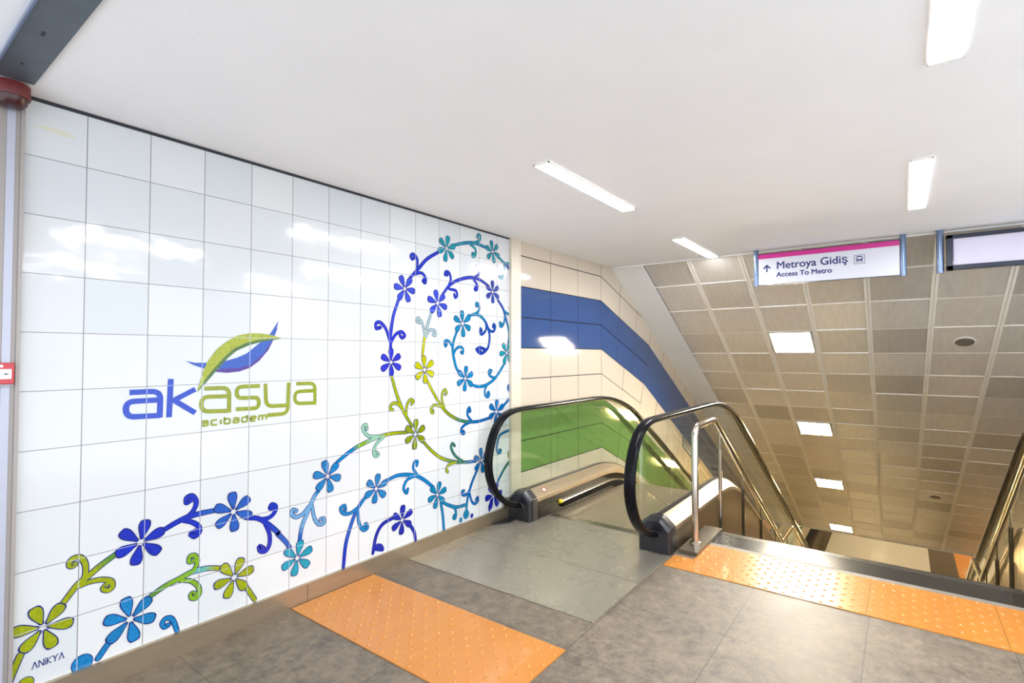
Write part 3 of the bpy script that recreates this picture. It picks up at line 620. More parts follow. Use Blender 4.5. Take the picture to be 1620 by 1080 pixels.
for kind, cols, pts in VINES:
    idx += 1; e = idx*4e-6
    if kind == 'm' or cur is None:
        flush(); cur = MB()
    if kind in 'mt':
        sp = catmull(pts); n = len(sp)
        if kind == 'm': ws = [.021]*n
        else: ws = [.016+.004*math.sin(math.pi*min(1, k/n*1.2)) + (.004 if k > n*.75 else 0) for k in range(n)]
        if kind == 'm' and len(pts) > 3: ws = [.019+.004*math.sin(math.pi*k/n) for k in range(n)]
        cs = gradient(cols, n)
        ribbon(cur, sp, [w+.0078 for w in ws], -.0006-e, [INK]*n)
        ribbon(cur, sp, ws, -.0014-e, cs)
        if kind == 't' and len(pts) > 5:      # inner turn of the curl drawn in ink
            tail = sp[int(n*.62):]
            c0 = sp[-1]
            tl = [p.lerp(c0, .45) for p in tail]
            ribbon(cur, tl, [.003]*len(tl), -.0019-e, [INK]*len(tl))
    elif kind == 'b':
        p = Vector(pts[0]); r = (Vector(pts[1])-p).length
        disc(cur, p, r+.003, -.0006-e, INK); disc(cur, p, r, -.0014-e, PAL[cols])
    elif kind == 'p':
        sp = catmull(pts+[pts[0]], 4)[:-1]; c = sum(sp, Vector((0, 0)))/len(sp)
        cur.quad(*[(q.x, -.0015-e, q.y) for q in sp], c=PAL[cols])
        if cols == 'navy2':
            cur.quad(*[(c.x+.012+.014*math.cos(a)-.004*math.sin(a), -.002-e, c.y-.004+.007*math.sin(a)-.006*math.cos(a)) for a in [k*math.pi/6 for k in range(12)]], c=lin((236, 238, 240)))
flush()
for fx, fz, fr, fa, fc in FLOWERS:
    mb = MB(); idx += 1; e = idx*2e-6
    for k in range(6):
        a = R(fa+60*k); ca, sa = math.cos(a), math.sin(a)
        L1 = fr*random.uniform(.96, 1.03)
        for grow, y, c in ((.0042, -.0022, INK), (0, -.0028, PAL[fc])):
            P = []
            N = 22
            for j in range(N):
                th = 2*math.pi*j/N
                u = .5-.5*math.cos(th)               # 0 at the centre tip, 1 at the outer end
                wv = .285*fr*math.copysign(abs(math.sin(th))**.9, math.sin(th))*(.17+.83*u)*1.06
                ll = .155*fr+(L1-.155*fr)*u
                l2 = ll+grow*(-1 if u < .1 else 1 if u > .85 else 0); w2 = wv+math.copysign(grow, wv) if abs(wv) > 1e-5 else wv
                P.append((fx+ca*l2-sa*w2, y-e, fz+sa*l2+ca*w2))
            sh = random.uniform(.92, 1.08)
            mb.quad(*P, c=c if c == INK else tuple(v*sh for v in c))
    mb.build('flower', PAINT, mural, fixn=False)

def fillet(pts, r, n=6):
    P = [Vector(p) for p in pts]; out = [P[0]]
    for i in range(1, len(P)-1):
        a = (P[i-1]-P[i]); b = (P[i+1]-P[i]); q = min(r, a.length*.49, b.length*.49) if len(P) > 3 else min(r, a.length*.9, b.length*.9)
        s_, e_ = P[i]+a.normalized()*q, P[i]+b.normalized()*q
        for k in range(n+1):
            t = k/n; out.append(s_*(1-t)**2+P[i]*2*t*(1-t)+e_*t*t)
    out.append(P[-1]); return out
logo = empty('wall_logo', (.9, 0, 1.25), 'blue and lime lettering with crossed leaf emblem painted on the white tiles', 'logo')
strokes = [q for q in LOGO if q[0] == 's']; polys = [q for q in LOGO if q[0] == 'p']
for grp in ((0, 1), (2, 3, 4), (5, 6), (7,), (8, 9), (10, 11)):
    mb = MB()
    for j in grp:
        kind, c, w, pts = strokes[j]
        sp = fillet(pts, .04); idx += 1
        ribbon(mb, sp, [w]*len(sp), -.0012-idx*1e-6, [PAL[c]]*len(sp), False)
    mb.build('letter', PAINT, logo, fixn=False)
for j, (kind, c, w, pts) in enumerate(polys):
    mb = MB(); mb.quad(*[(x, -.0016-.0003*j, z) for x, z in pts], c=PAL[c])
    mb.build('emblem_leaf', PAINT, logo, fixn=False)
# small caption under the big letters, square strokes
GL = {'a': (1, [[(0, 1), (1, 1), (1, 0)], [(1, .02), (0, .02), (0, .56), (1, .56)]]), 'c': (1, [[(1, 1), (0, 1), (0, 0), (1, 0)]]), 'i': (.0, [[(0, 1), (0, 0)]]),
      'b': (1, [[(0, 1.45), (0, 0), (1, 0), (1, 1), (0, 1)]]), 'd': (1, [[(1, 1.45), (1, 0), (0, 0), (0, 1), (1, 1)]]), 'e': (1, [[(1, 0), (0, 0), (0, 1), (1, 1), (1, .5), (0, .5)]]),
      'm': (1.5, [[(0, 0), (0, 1), (1.5, 1), (1.5, 0)], [(.75, 1), (.75, 0)]])}
mb = MB(); x = .749; sx, sz = .0285, .0255
for ch in 'acibadem':
    w, st = GL[ch]
    for s_ in st:
        sp = fillet([(x+p[0]*sx, 1.131+p[1]*sz) for p in s_], .006, 3)
        idx += 1; ribbon(mb, sp, [.0105]*len(sp), -.0012-idx*1e-6, [PAL['logolime']]*len(sp), False)
    x += w*sx+.0185
mb.build('caption', PAINT, logo, fixn=False)
sig = empty('mural_signature', (.158, 0, .2), 'small navy capital signature below the lime flower at the lower left corner', 'signature')
GS = {'A': (.8, [[(0, 0), (.4, 1), (.8, 0)]]), 'N': (.75, [[(0, 0), (0, 1), (.75, 0), (.75, 1)]]), 'I': (.0, [[(0, 0), (0, .8)], [(0, .95), (0, 1.1)]]),
      'K': (.65, [[(0, 0), (0, 1)], [(.65, 1), (.03, .48), (.65, 0)]]), 'Y': (.75, [[(0, 1), (.38, .5), (.75, 1)], [(.38, .5), (.38, 0)]])}
x = .1; h = .026
for ch in 'ANIKYA':
    w, st = GS[ch]; mb = MB()
    for s_ in st:
        for a, b in zip(s_[:-1], s_[1:]):
            idx += 1
            q = [Vector((x+a[0]*h*.78, .187+a[1]*h)), Vector((x+b[0]*h*.78, .187+b[1]*h))]
            ribbon(mb, q, [.0032, .0032], -.0012-idx*1e-6, [INK]*2, False)
            for e_ in (a, b):
                if e_[1] in (0, 1) and ch != 'I':
                    p_ = Vector((x+e_[0]*h*.78, .187+e_[1]*h)); ribbon(mb, [p_-Vector((.003, 0)), p_+Vector((.003, 0))], [.0016]*2, -.0013-idx*1e-6, [INK]*2, False)
    mb.build('letter', PAINT, sig, fixn=False)
    x += w*h*.78+.0055

# ------------------------------------------------------------------ alarm devices at the left edge
cp = empty('fire_call_point', (-.022, -.03, 1.43), 'red square fire alarm call point on the cream shutter rail', 'fire alarm')
mb = MB(); mb.box(-.068, .015, -.056, -.0225, 1.386, 1.472); mb.build('housing', REDP, cp, bevel=.003)
mb = MB(); mb.box(-.056, .006, -.059, -.056, 1.407, 1.447); mb.build('break_panel', WHITEP, cp)
mb = MB()
for s_, x0 in ((1, -.036), (-1, -.008)):
    mb.prism([(x0, 1.4235), (x0, 1.4305), (x0+s_*.012, 1.427)], 'y', -.0595, -.059); mb.box(x0-s_*.006, x0, -.0595, -.059, 1.4255, 1.4285)
mb.build('arrow_marks', BLACKP, cp)
mb = MB(); mb.tube([(-.024, -.056, 1.459), (-.024, -.0575, 1.459)], .006, 14); mb.build('indicator', WHITEP, cp, True)
mb = MB(); mb.prism([(-.06, 1.386), (.014, 1.386), (.005, 1.378), (-.06, 1.376)], 'y', -.05, -.0225); mb.build('clear_cover', simple('grey_clear_plastic', (150, 150, 152), .2), cp)
sr = empty('alarm_siren', (-.02, -.05, 2.55), 'round red alarm siren with dark lens at the top of the shutter rail', 'alarm siren')
def ringz(z, r, n=24, cx=-.022, cy=-.085): return [(cx+r*math.cos(2*math.pi*k/n), cy+r*math.sin(2*math.pi*k/n), z) for k in range(n)]
mb = MB(); mb.loft([ringz(2.592, .058), ringz(2.59, .061), ringz(2.545, .063), ringz(2.538, .06)]); mb.tube([(-.035, -.148, 2.57), (-.035, -.152, 2.57)], .006, 10); mb.build('housing', SIRENR, sr, True)
mb = MB(); mb.loft([ringz(2.538, .056), ringz(2.52, .053), ringz(2.505, .043), ringz(2.50, .02)]); mb.build('lens', REDD, sr, True)

# ------------------------------------------------------------------ ceiling strip lights
def strip_light(x0, x1, yc_, label, group='recessed strip lights in the white ceiling'):
    r = empty('ceiling_strip_light', ((x0+x1)/2, yc_, CEIL), label, 'ceiling light', group)
    w = .052
    mb = MB(); z0, z1 = CEIL-.012, CEIL-.001
    mb.box(x0, x1, yc_-w, yc_-w+.004, z0, z1); mb.box(x0, x1, yc_+w-.004, yc_+w, z0, z1); mb.box(x0, x0+.012, yc_-w, yc_+w, z0, z1); mb.box(x1-.012, x1, yc_-w, yc_+w, z0, z1)
    mb.build('frame', FRAMEW, r)
    mb = MB(); mb.box(x0+.012, x1-.012, yc_-w+.004, yc_+w-.004, CEIL-.013, CEIL-.002); mb.build('diffuser', LAMPM, r)
    return r
strip_light(1.985, 3.185, -1.31, 'long strip light in the white ceiling nearest the tiled wall')
strip_light(4.36, 5.53, -1.265, 'strip light ending at the ceiling edge left of the white sign')
strip_light(.82, 2.02, -3.085, 'strip light cut by the top edge of the photo, upper right corner')
strip_light(3.205, 4.425, -3.045, 'strip light in the white ceiling above the pale display screen')
for x0, y_ in ((-2.2, -3.06), (.8, -4.9), (3.2, -4.9), (-2.2, -4.9)):  # unseen strip lights added to keep up the floor and ceiling bounce
    strip_light(x0, x0+1.2, y_, 'added strip light in the white ceiling, outside the view')

# square louvre lights on the slope
SLN = ['topmost square light on the sloping ceiling, below the white sign', 'second square light down the sloping ceiling', 'third square light down the sloping ceiling', 'lowest square light on the sloping ceiling, above the lower hall floor']
for (k, r), i in lights.items():
    s0, s1 = rowS(r-1)+.02, rowS(r)-.02
    ya, yb = yc(k, (s0+s1)/2)-.035, yc(k+1, (s0+s1)/2)+.035
    e = empty('louvre_light', SL((s0+s1)/2, (ya+yb)/2), SLN[i], 'ceiling light', 'square lights on the sloping ceiling')
    mb = MB()
    for a in ((s0, s1, ya, ya-.02), (s0, s1, yb+.02, yb), (s0, s0+.02, ya, yb), (s1-.02, s1, ya, yb)):
        slab(mb, a[0], a[1], a[2], a[3], a[2], a[3], -.02, .008)
    mb.build('frame', FRAMEW, e)
    mb = MB(); slab(mb, s0+.02, s1-.02, ya-.02, yb+.02, ya-.02, yb+.02, -.02, -.012); mb.build('diffuser', LAMPA if i == 0 else LAMPB, e)
    mb = MB()
    for q in range(1, 6):
        yy = ya-.02+(yb+.04-ya)*q/6; slab(mb, s0+.02, s1-.02, yy-.004, yy+.004, yy-.004, yy+.004, -.011, .004)
    for q in range(1, 4):
        ss = s0+.02+(s1-s0-.04)*q/4; slab(mb, ss-.004, ss+.004, ya-.02, yb+.02, ya-.02, yb+.02, -.011, .004)
    mb.build('louvre', FRAMEW, e)
for i, (s_, y_) in enumerate(((1.9, -3.5), (7.45, -3.39))):
    e = empty('ceiling_speaker', SL(s_, y_), ['round grey speaker high on the sloping ceiling, below the display screen', 'small round grey speaker lower down on the sloping ceiling'][i], 'ceiling speaker', 'round speakers on the sloping ceiling')
    for nm, r_, h_, mt in (('rim', .098, .012, FRAMEW), ('grille', .085, .02, SPKM)):
        mb = MB(); rings = []
        for rr, hh in ((r_, 0), (r_, h_*.6), (r_*.8, h_)):
            rings.append([SL(s_+rr*math.cos(2*math.pi*k/28), y_+rr*math.sin(2*math.pi*k/28), hh) for k in range(28)])
        mb.loft(rings); mb.build(nm, mt, e, True)

# ------------------------------------------------------------------ hanging sign and display
XS = 5.46
sg = empty('hanging_sign', (XS, -2.33, CEIL), 'white hanging sign with magenta band and navy arrow and wording', 'sign')
for y_ in (-1.722, -2.962):
    mb = MB(); mb.tube([(XS, y_, CEIL), (XS, y_, 2.222)], .024, 20); mb.build('post', POLEM, sg, True)
mb = MB(); mb.box(XS-.018, XS+.018, -2.935, -1.748, 2.232, 2.55); mb.build('panel', SIGNW, sg)
mb = MB(); mb.box(XS-.0195, XS-.018, -2.935, -1.748, 2.502, 2.55); mb.build('colour_band', MAGENTA, sg)
mb = MB(); mb.box(XS-.021, XS+.021, -2.94, -1.743, 2.55, 2.556); mb.box(XS-.021, XS+.021, -2.94, -1.743, 2.227, 2.232); mb.build('frame_edge', SCRF, sg)
def sgp(u, v): return (XS-.0192, u, v)
for words, v0, hh, nm in ((('Metroya', 'Gidiş'), 2.386, .077, 'main_lettering'), (('Access', 'To', 'Metro'), 2.304, .051, 'second_lettering')):
    u0 = -1.914
    for w_ in words:
        mb = MB()
        for q_, (du, dv) in enumerate(((0, 0), (.0044, 0), (.0022, .0018), (.0022, -.0018))):
            wd = text_mesh(mb, w_, lambda u, v: (XS-.0192-q_*.00003, u0-du-u, v0+v+dv), hh)
        mb.build(nm, NAVY, sg, fixn=False); u0 -= wd+hh*.42
mb = MB(); ay, az = -1.828, 2.362
mb.box(XS-.0195, XS-.018, ay-.007, ay+.007, az, az+.07)
for s_ in (-1, 1):
    mb.prism([(ay, az+.078), (ay, az+.058), (ay+s_*.028, az+.03), (ay+s_*.037, az+.042)], 'x', XS-.0195, XS-.018)
mb.build('arrow', NAVY, sg)
mb = MB(); py, pz, pw = -2.588, 2.365, .085
for a in ((py, py-pw, pz, pz+.004), (py, py-pw, pz+pw-.004, pz+pw), (py, py-.004, pz, pz+pw), (py-pw+.004, py-pw, pz, pz+pw)):
    mb.box(XS-.0195, XS-.018, *a)
cy_ = py-pw/2
mb.prism([(cy_-.024, pz+.03), (cy_+.024, pz+.03), (cy_+.028, pz+.042), (cy_+.026, pz+.064), (cy_+.018, pz+.074), (cy_-.018, pz+.074), (cy_-.026, pz+.064), (cy_-.028, pz+.042)], 'x', XS-.0195, XS-.018)
mb.prism([(cy_-.020, pz+.045), (cy_+.020, pz+.045), (cy_+.020, pz+.062), (cy_-.020, pz+.062)], 'x', XS-.0202, XS-.0195, 1)
for s_ in (-1, 1):
    mb.prism([(cy_+s_*.012, pz+.03), (cy_+s_*.018, pz+.03), (cy_+s_*.03, pz+.012), (cy_+s_*.023, pz+.012)], 'x', XS-.0195, XS-.018)
mb.box(XS-.0195, XS-.018, cy_-.018, cy_+.018, pz+.018, pz+.022)
mb.build('train_pictogram', [NAVY, SIGNW], sg)
ds = empty('display_screen', (XS, -3.9, CEIL), 'pale display panel in a thick dark frame hanging right of the white sign', 'display screen')
for y_ in (-3.222, -4.55):
    mb = MB(); mb.tube([(XS, y_, CEIL), (XS, y_, 2.222)], .026, 20); mb.build('post', POLEM, ds, True)
mb = MB(); y0, y1, z0, z1 = -3.262, -4.52, 2.238, 2.545
for a in ((y0, y1, z0, z0+.042), (y0, y1, z1-.035, z1), (y0, y0-.05, z0, z1), (y1+.05, y1, z0, z1)):
    mb.box(XS-.035, XS+.035, *a)
mb.build('frame', SCRF, ds, bevel=.006)
mb = MB(); mb.box(XS-.018, XS+.03, y0-.05, y1+.05, z0+.042, z1-.035); mb.build('screen_panel', SCRP, ds)

# ------------------------------------------------------------------ tactile paving
def tactile(x0, x1, y0, y1, label, group, pitch):
    mb = MB(); mb.box(x0+.001, x1-.001, y0+.001, y1-.001, .0, .005)
    nx = round((x1-x0)/pitch); px = (x1-x0)/nx; ny = max(1, round((y1-y0)/pitch)); py = (y1-y0)/ny
    for a in range(nx):
        for b in range(ny):
            for q in (0, 1):
                cx = x0+px*(a+.25+.5*q); cy = y0+py*(b+.25+.5*q)
                mb.dome(cx, cy, .005, .0125, .0055)
    o = mb.build('tactile_slab', ORANGE, smooth=True)
    return tag(o, label, 'tactile paving', group)
T1 = 'slabs of the near orange tactile strip'; T2 = 'slabs of the orange tactile strip along the stair top'
tactile(1.245, 1.845, -.33, -.025, 'narrow cut orange tactile slab against the steel baseboard', T1, .1)
tactile(1.245, 1.845, -.94, -.33, 'middle orange tactile slab of the near strip', T1, .1)
tactile(1.245, 1.845, -1.55, -.94, 'orange tactile slab of the near strip farthest from the tiled wall', T1, .1)
tactile(3.19, 3.79, -2.14, -1.69, 'orange tactile slab beside the steel rail post at the stair top', T2, .1)
tactile(3.19, 3.79, -2.75, -2.14, 'glare-lit orange tactile slab, second from the rail post', T2, .1)
tactile(3.19, 3.79, -3.36, -2.75, 'orange tactile slab at the stair top, third from the rail post', T2, .1)
tactile(3.19, 3.79, -3.70, -3.36, 'orange tactile slab at the stair top cut by the right edge of the photo', T2, .1)
mb = MB(); mb.box(3.19, 3.42, -1.69, -1.55, 0, .005)
for a in range(4):
    mb.dome(3.22+.055*a, -1.6-.03*(a % 2), .005, .0125, .0055)
tag(mb.build('tactile_slab', ORANGE, smooth=True), 'small orange tactile offcut in front of the steel rail plinth', 'tactile paving', T2)

# ------------------------------------------------------------------ escalators
XB = 5.23; TH = R(30); R1 = 1.5; R2 = 3.0
XBOT = XB-LOW/math.tan(TH)
def stations(x0, x1, step=.5):
    """points and normals of the walking line between x0 and x1"""
    out = []
    t1 = R1*math.tan(TH/2); c1 = (XB-t1, -R1)
    ci = (XBOT-R2*math.tan(TH/2)*math.cos(TH), LOW+R2*math.tan(TH/2)*math.sin(TH))
    c2 = (ci[0]+R2*math.sin(TH), ci[1]+R2*math.cos(TH))
    full = [(-99, 0, 0, 1)]
    full = []
    def add(x, z, f): full.append((x, z, math.sin(f), math.cos(f)))
    x = min(x0, XB-t1-.01)
    add(x, 0, 0)
    for k in range(9):
        f = TH*k/8; add(c1[0]+R1*math.sin(f), c1[1]+R1*math.cos(f), f)
    a = full[-1]; n = int((ci[0]-a[0])/step)
    for k in range(1, n): add(a[0]+(ci[0]-a[0])*k/n, a[1]+(ci[1]-a[1])*k/n, TH)
    for k in range(9):
        f = TH*(1-k/8); add(c2[0]-R2*math.sin(f), c2[1]-R2*math.cos(f), f)
    add(XBOT+3, LOW, 0)
    def at(xx):
        for p, q in zip(full[:-1], full[1:]):
            if p[0] <= xx <= q[0]:
                t = (xx-p[0])/(q[0]-p[0]); v = [p[i]+(q[i]-p[i])*t for i in range(4)]
                L = math.hypot(v[2], v[3]); return (v[0], v[1], v[2]/L, v[3]/L)
        return full[-1] if xx > full[-1][0] else full[0]
    return [at(x0)]+[p for p in full if x0 < p[0] < x1]+[at(x1)]
def offp(p, h): return (p[0]+h*p[2], p[1]+h*p[3])
def sweep(mb, prof, x0, x1, m=0):
    st = stations(x0, x1)
    mb.loft([[(offp(p, h)[0], y, offp(p, h)[1]) for y, h in prof] for p in st], m)
XEND = XBOT+1.3
NEWEL = [(3.44, .128), (3.33, .150), (3.22, .190), (3.11, .255), (3.02, .345), (2.96, .45), (2.935, .56), (2.945, .675), (2.985, .79), (3.05, .89), (3.15, .965), (3.28, 1.003), (3.45, 1.012)]
HR_H = 1.012
def build_escalator(ya, yb, label):
    esc = empty('escalator', (3.4, (ya+yb)/2, 0), label, 'escalator', 'descending escalators')
    for c, inn in ((ya, -1), (yb, 1)):        # inn points to the steps
        mb = MB(); sweep(mb, [(c-.126, .165), (c-.126, .195), (c-.022, .262), (c+.022, .262), (c+.126, .195), (c+.126, .165)], 3.47, XEND)
        mb.build('deck', DECKM, esc, True)
        mb = MB(); sweep(mb, [(c-.02, .262), (c-.02, .272), (c+.02, .272), (c+.02, .262)], 3.47, XEND); mb.build('glass_gasket', CAPPL, esc)
        mb = MB(); a, b = c+inn*.112, c+inn*.122; sweep(mb, [(a, -.30), (a, .17), (b, .17), (b, -.30)], 3.47, XEND); mb.build('skirt', SKIRTM, esc)
        mb = MB(); a, b = c-inn*.112, c-inn*.122; sweep(mb, [(a, .0), (a, .17), (b, .17), (b, .0)], 3.47, 4.2)
        sweep(mb, [(a, -1.1), (a, .17), (b, .17), (b, -1.1)], 4.2, XEND)
        for k in range(14):
            p = stations(4.0, 4.6+.75*k)[-1]; lo = 0 if p[0] < 4.25 else -1.0
            u, v = offp(p, .165), (p[0], p[1]+lo)
            mb.box(u[0]-.003, u[0]+.003, c-inn*.1225, c-inn*.122, v[1], u[1]-.01, 1)
        mb.build('outer_cladding', [CLADM, DARKGAP], esc)
        # bumper brush along the skirt
        mb = MB(); a, b = c+inn*.122, c+inn*.150; sweep(mb, [(a, .03), (a, .10), (b, .085), (b, .03)], 3.90, XEND-1); br = mb.build('skirt_brush', BRISTLE, esc)
        mb = MB(); sweep(mb, [(a, .098), (a, .107), (b-inn*.004, .092), (b, .086)], 3.90, XEND-1); mb.build('brush_rail', STEEL, br)
        mb = MB(); sweep(mb, [(a, .07), (a, .106), (b+inn*.003, .092), (b+inn*.003, .075)], 3.855, 3.905); mb.build('brush_end', YELLOW, br, bevel=.004)
        # newel end cap
        mb = MB()
        prof = [(-.128, 0.007), (-.128, .20), (-.05, .268), (.05, .268), (.128, .20), (.128, 0.007)]
        pr2 = [(y*.97, z if z < .1 else z-.012) for y, z in prof]
        pr3 = [(y*.86, z if z < .1 else z-.03) for y, z in prof]
        mb.loft([[(x_, c+y, z) for y, z in pp] for x_, pp in ((3.49, prof), (3.42, prof), (3.385, pr2), (3.37, pr3))])
        cap = mb.build('newel_cap', CAPPL, esc, bevel=.004)
        mb = MB(); rg = []
        for x_, w_, h_ in ((3.372, .058, .045), (3.362, .052, .04)):
            rg.append([(x_, c+w_*math.cos(2*math.pi*k/20), .132+h_*math.sin(2*math.pi*k/20)) for k in range(20)])
        mb.loft(rg); mb.build('handrail_inlet', BLACKP, cap, True)
        # handrail
        path = [Vector((p[0], p[1])) for p in NEWEL]
        for p in stations(3.55, XEND, .6):
            path.append(Vector(offp(p, HR_H)))
        xe, ze = path[-1]
        for k in range(1, 11):
            f = math.pi*k/10; path.append(Vector((xe+.43*math.sin(f), ze-.44+.44*math.cos(f))))
        path.append(Vector((xe-.05, ze-.88)))
        smooth_n = catmull([tuple(p) for p in path[:len(NEWEL)]], 3)+path[len(NEWEL):]
        rings = []; prof = [(-.040, -.012), (-.040, .006), (-.033, .015), (-.018, .019), (.018, .019), (.033, .015), (.040, .006), (.040, -.012), (.030, -.018), (-.030, -.018)]
        for k, p in enumerate(smooth_n):
            t = (smooth_n[min(k+1, len(smooth_n)-1)]-smooth_n[max(k-1, 0)]).normalized(); n = Vector((-t.y, t.x))
            if True:
                rings.append([(p.x+n.x*h, c+y, p.y+n.y*h) for y, h in prof])
        mb = MB(); mb.loft(rings); mb.build('handrail', RUBBER, esc, True)
        # steel guide under the handrail
        rings = []
        for k, p in enumerate(smooth_n[3:-14]):
            q = smooth_n[3:-14]; t = (q[min(k+1, len(q)-1)]-q[max(k-1, 0)]).normalized(); n = Vector((-t.y, t.x))
            rings.append([(p.x+n.x*h, c+y, p.y+n.y*h) for y, h in ((-.014, -.028), (-.014, -.017), (.014, -.017), (.014, -.028))])
        mb = MB(); mb.loft(rings); mb.build('handrail_guide', STEELD, esc, True)
        # glass
        inner = []
        for k, p in enumerate(smooth_n[6:len(NEWEL)*3-2]):
            q = smooth_n[6:len(NEWEL)*3-2]; t = (q[min(k+1, len(q)-1)]-q[max(k-1, 0)]).normalized(); n = Vector((-t.y, t.x))
            inner.append((p.x-n.x*.03, p.y-n.y*.03))
        xj = 4.04
        poly = [(xj, .265), (3.42, .265)]+[(x_, z_) for x_, z_ in inner if z_ > .27]+[(xj, .985)]
        mb = MB(); mb.prism(poly, 'y', c-.005, c+.005); mb.build('glass_panel', GLASS, esc)
        xs = [4.04, 5.3]+[5.3+1.15*k for k in range(1, 9)]+[XEND]
        for a, b in zip(xs[:-1], xs[1:]):
            mb = MB(); sweep(mb, [(c-.005, .265), (c-.005, .985), (c+.005, .985), (c+.005, .265)], a+.003, b-.003); mb.build('glass_panel', GLASS, esc)
        # pictogram sticker on the deck
        mb = MB()
        for r_, y_, m_ in ((.030, .0008, 0), (.021, .0014, 1)):
            rg = []
            for k in range(20):
                u = r_*math.cos(2*math.pi*k/20); v = r_*.8*math.sin(2*math.pi*k/20)
                yy = .072+v*.84; hh = .195+.067*(.126-yy)/.104
                rg.append((3.68+u, c+inn*yy, hh+y_))
            mb.quad(*rg, m=m_)
        mb.build('sticker', [REDP, WHITEP], esc, fixn=False)
    # landing and steps
    y0, y1 = ya+.122, yb-.122
    mb = MB(); mb.box(2.168, 3.372, y0+.0, y1-.0, 0, .006); mb.box(3.372, 3.66, ya-.124, yb+.124, 0, .006)
    mb.box(2.80, 2.803, y0, y1, .006, .0065, 1)
    mb.build('landing_plate', [LANDM, DARKGAP], esc)
    mb = MB(); n = 60; w = (ya-.124-(yb+.124))
    mb.box(3.66, 3.735, ya-.124, yb+.124, -.01, .007)
    for k in range(n):
        yy = yb+.124+w*(k+.5)/n; mb.box(3.735, 3.765, yy-.004, yy+.004, -.01, .004)
    mb.build('comb', STEELD, esc)
    k = 0; x = 3.766
    xlast = XBOT+1.0
    def zn(xx): return stations(xx, xx+.001)[0][1]
    while x < xlast:
        zc = zn(x) if k else 0
        zc = stations(min(3.5, x), x)[-1][1]; zn1 = stations(min(3.5, x), x+.405)[-1][1]
        mb = MB(); mb.box(x, x+.4035, yb+.126, ya-.126, zc-.22, zc-.004)
        mb.box(x+.40, x+.4035, yb+.126, ya-.126, zc-.22, zc-.0045, 1)
        mb.box(x, x+.40, yb+.126, yb+.150, zc-.004, zc-.003, 1) if False else None
        mb.build('step', [STEPM, SKIRTM], esc)
        x += .405; k += 1
    return esc
build_escalator(-.14, -1.41, 'black-railed escalator going down along the tiled wall')
e2 = build_escalator(-3.80, -5.07, 'escalator beyond the stairs, only its sloping black handrail showing at the right edge')

# ------------------------------------------------------------------ stairs between the escalators
SY0, SY1 = -3.672, -1.538
st = empty('staircase', (4.17, -2.62, 0), 'stairs going down between the escalators, black granite edge with bright glare on top', 'stairs')
mb = MB(); mb.box(3.85, 4.17, SY0, SY1, -.16, .004); mb.box(4.10, 4.112, SY0, SY1, .004, .006, 1); mb.box(4.135, 4.147, SY0, SY1, .004, .006, 1); mb.box(3.79, 3.85, SY0, SY1-.15, 0, .003, 2)
mb.build('top_nosing', [GRANITE, STEELD, GREYC], st)
mb = MB(); x, z = 4.17, 0
for k in range(11):
    z -= .16; mb.box(x, x+.275, SY0, SY1, z-.2, z); x += .275
mb.build('upper_flight', GRANITE, st)
z -= .16; mb = MB(); mb.box(x, x+1.07, SY0, SY1, z-.2, z); mb.build('landing', GRANITE, st); x += 1.07
mb = MB()
for k in range(22):
    z -= .16; mb.box(x, x+.275, SY0, SY1, z-.2, z); x += .275
mb.build('lower_flight', GRANITE, st)

def stair_rail(y, out, label, plinth=True):
    """out: +1 if the escalator lies on the +y side"""
    r = empty('stair_handrail', (3.66, y, 0), label, 'handrail', 'stainless stair handrails')
    zb_ = .03
    pl = MB(); pl.box(3.49, 4.17, y+out*.075, y-out*.065, 0.004, .03); pl.build('plinth', STEELD, r)
    key = [(3.66, .03), (3.66, .86), (3.675, .905), (3.70, .928), (3.74, .938), (4.12, .945), (4.17, .94), (4.21, .92), (7.17, -.925), (7.22, -.952), (7.28, -.965), (7.95, -.98), (8.02, -.99), (8.07, -1.015), (14.1, -4.60), (14.2, -4.64), (14.8, -4.65)]
    mb = MB(); mb.tube([(a, y, b) for a, b in key], .0265, 16); mb.build('rail', STEEL, r, True)
    mb = MB(); mb.loft([[(3.66+rr*math.cos(2*math.pi*k/24), y+rr*math.sin(2*math.pi*k/24), zz) for k in range(24)] for rr, zz in ((.045, .03), (.045, .045), (.036, .052), (.026, .056))]); mb.build('base_flange', STEEL, r, True)
    def rz(xx):
        for p, q in zip(key[3:-1], key[4:]):
            if p[0] <= xx <= q[0]: return p[1]+(q[1]-p[1])*(xx-p[0])/(q[0]-p[0])
    for xx in (4.36, 5.17, 5.98, 6.79, 7.6, 8.8, 9.7, 10.6, 11.5, 12.4, 13.3):
        zt = rz(xx); base = zt-1.03 if xx > 4.2 else .03
        mb = MB(); mb.tube([(xx, y, base), (xx, y, zt-.17)], .0155, 12); mb.tube([(xx, y, zt-.17), (xx, y, zt-.01)], .006, 8); mb.build('post', STEEL, r, True)
    return r
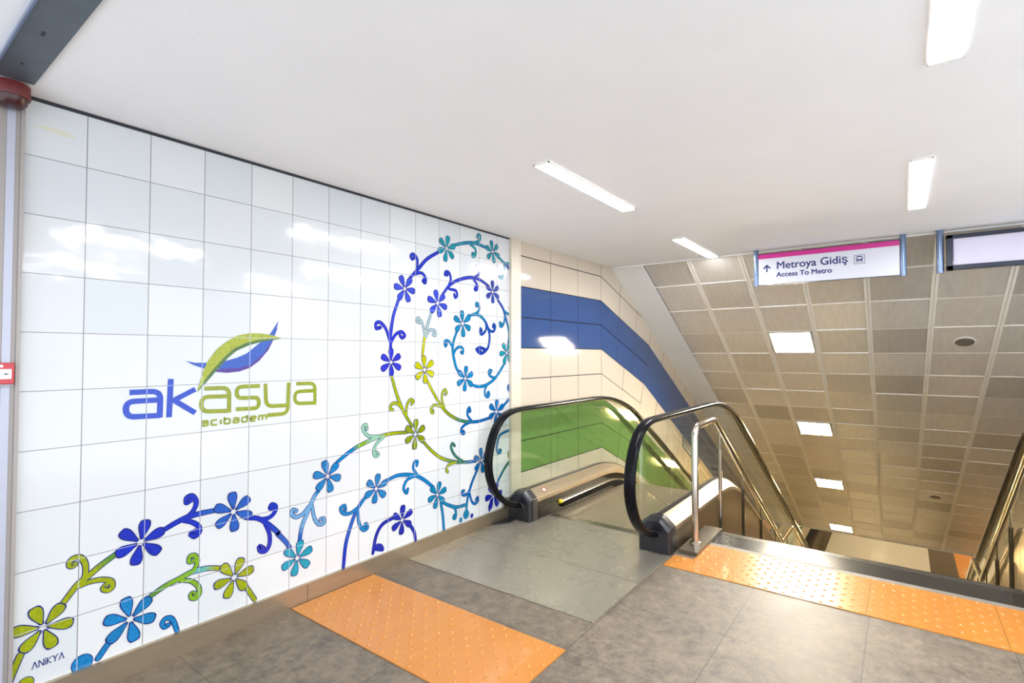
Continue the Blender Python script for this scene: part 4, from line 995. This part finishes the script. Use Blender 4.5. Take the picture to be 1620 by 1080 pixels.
stair_rail(-1.632, 1, 'shiny steel stair handrail rising from the post beside the near escalator')
stair_rail(-3.60, -1, 'dark-looking stair handrail at the right edge, beside the far escalator')

# flat black piece and small bracket where the baseboard meets the escalator
mb = MB(); mb.prism([(3.12, -.03), (3.36, -.022), (3.365, -.10), (3.26, -.13)], 'z', .0065, .016)
tag(mb.build('black_wedge', CAPPL), 'flat black piece on the floor between the steel baseboard and escalator', 'rubber wedge')
mb = MB(); mb.box(3.30, 3.36, -.026, -.0245, .115, .20)
mb.box(3.30, 3.36, -.026, -.0, .112, .116)
tag(mb.build('guard_plate', STEELD), 'small grey guard plate at the baseboard end behind the escalator handrail', 'guard plate')
mb = MB(); mb.box(3.30, 3.372, -.03, -.0205, .0, .11)
mb = None

# notice plate on the sloping wall band
nt = empty('wall_notice', (8.5, 0, .0), 'blue-grey notice plate on the sloping cream wall band, seen through the balustrade glass', 'notice')
def npl(x, v): return (x, .175-.577*(x-8.18)-v)
mb = MB(); mb.prism([npl(8.18, 0), npl(9.0, 0), npl(9.0, .2), npl(8.15, .2)], 'y', -.008, -.002); mb.build('plate', simple('blue_grey_plate', (58, 74, 104), .4), nt)
mb = MB()
for q_ in range(4):
    mb.prism([npl(8.26, .035+.04*q_), npl(8.92, .035+.04*q_), npl(8.92, .05+.04*q_), npl(8.26, .05+.04*q_)], 'y', -.0088, -.008)
mb.build('pale_lines', simple('pale_print', (160, 160, 160), .5), nt)

# warm lights of the lower hall
for i, (xx, yy) in enumerate(((17.2, -1.9), (20.5, -1.9), (23.8, -1.9), (17.2, -5.2), (20.5, -5.2), (23.8, -5.2))):
    e = empty('lower_hall_light', (xx, yy, zb), 'square warm light in the lower hall ceiling, hidden behind the sloping ceiling', 'ceiling light', 'lights of the lower hall ceiling')
    mb = MB(); mb.box(xx-.32, xx+.32, yy-.32, yy+.32, zb-.012, zb); mb.build('frame', FRAMEW, e)
    mb = MB(); mb.box(xx-.28, xx+.28, yy-.28, yy+.28, zb-.016, zb-.012); mb.build('diffuser', LAMPC, e)
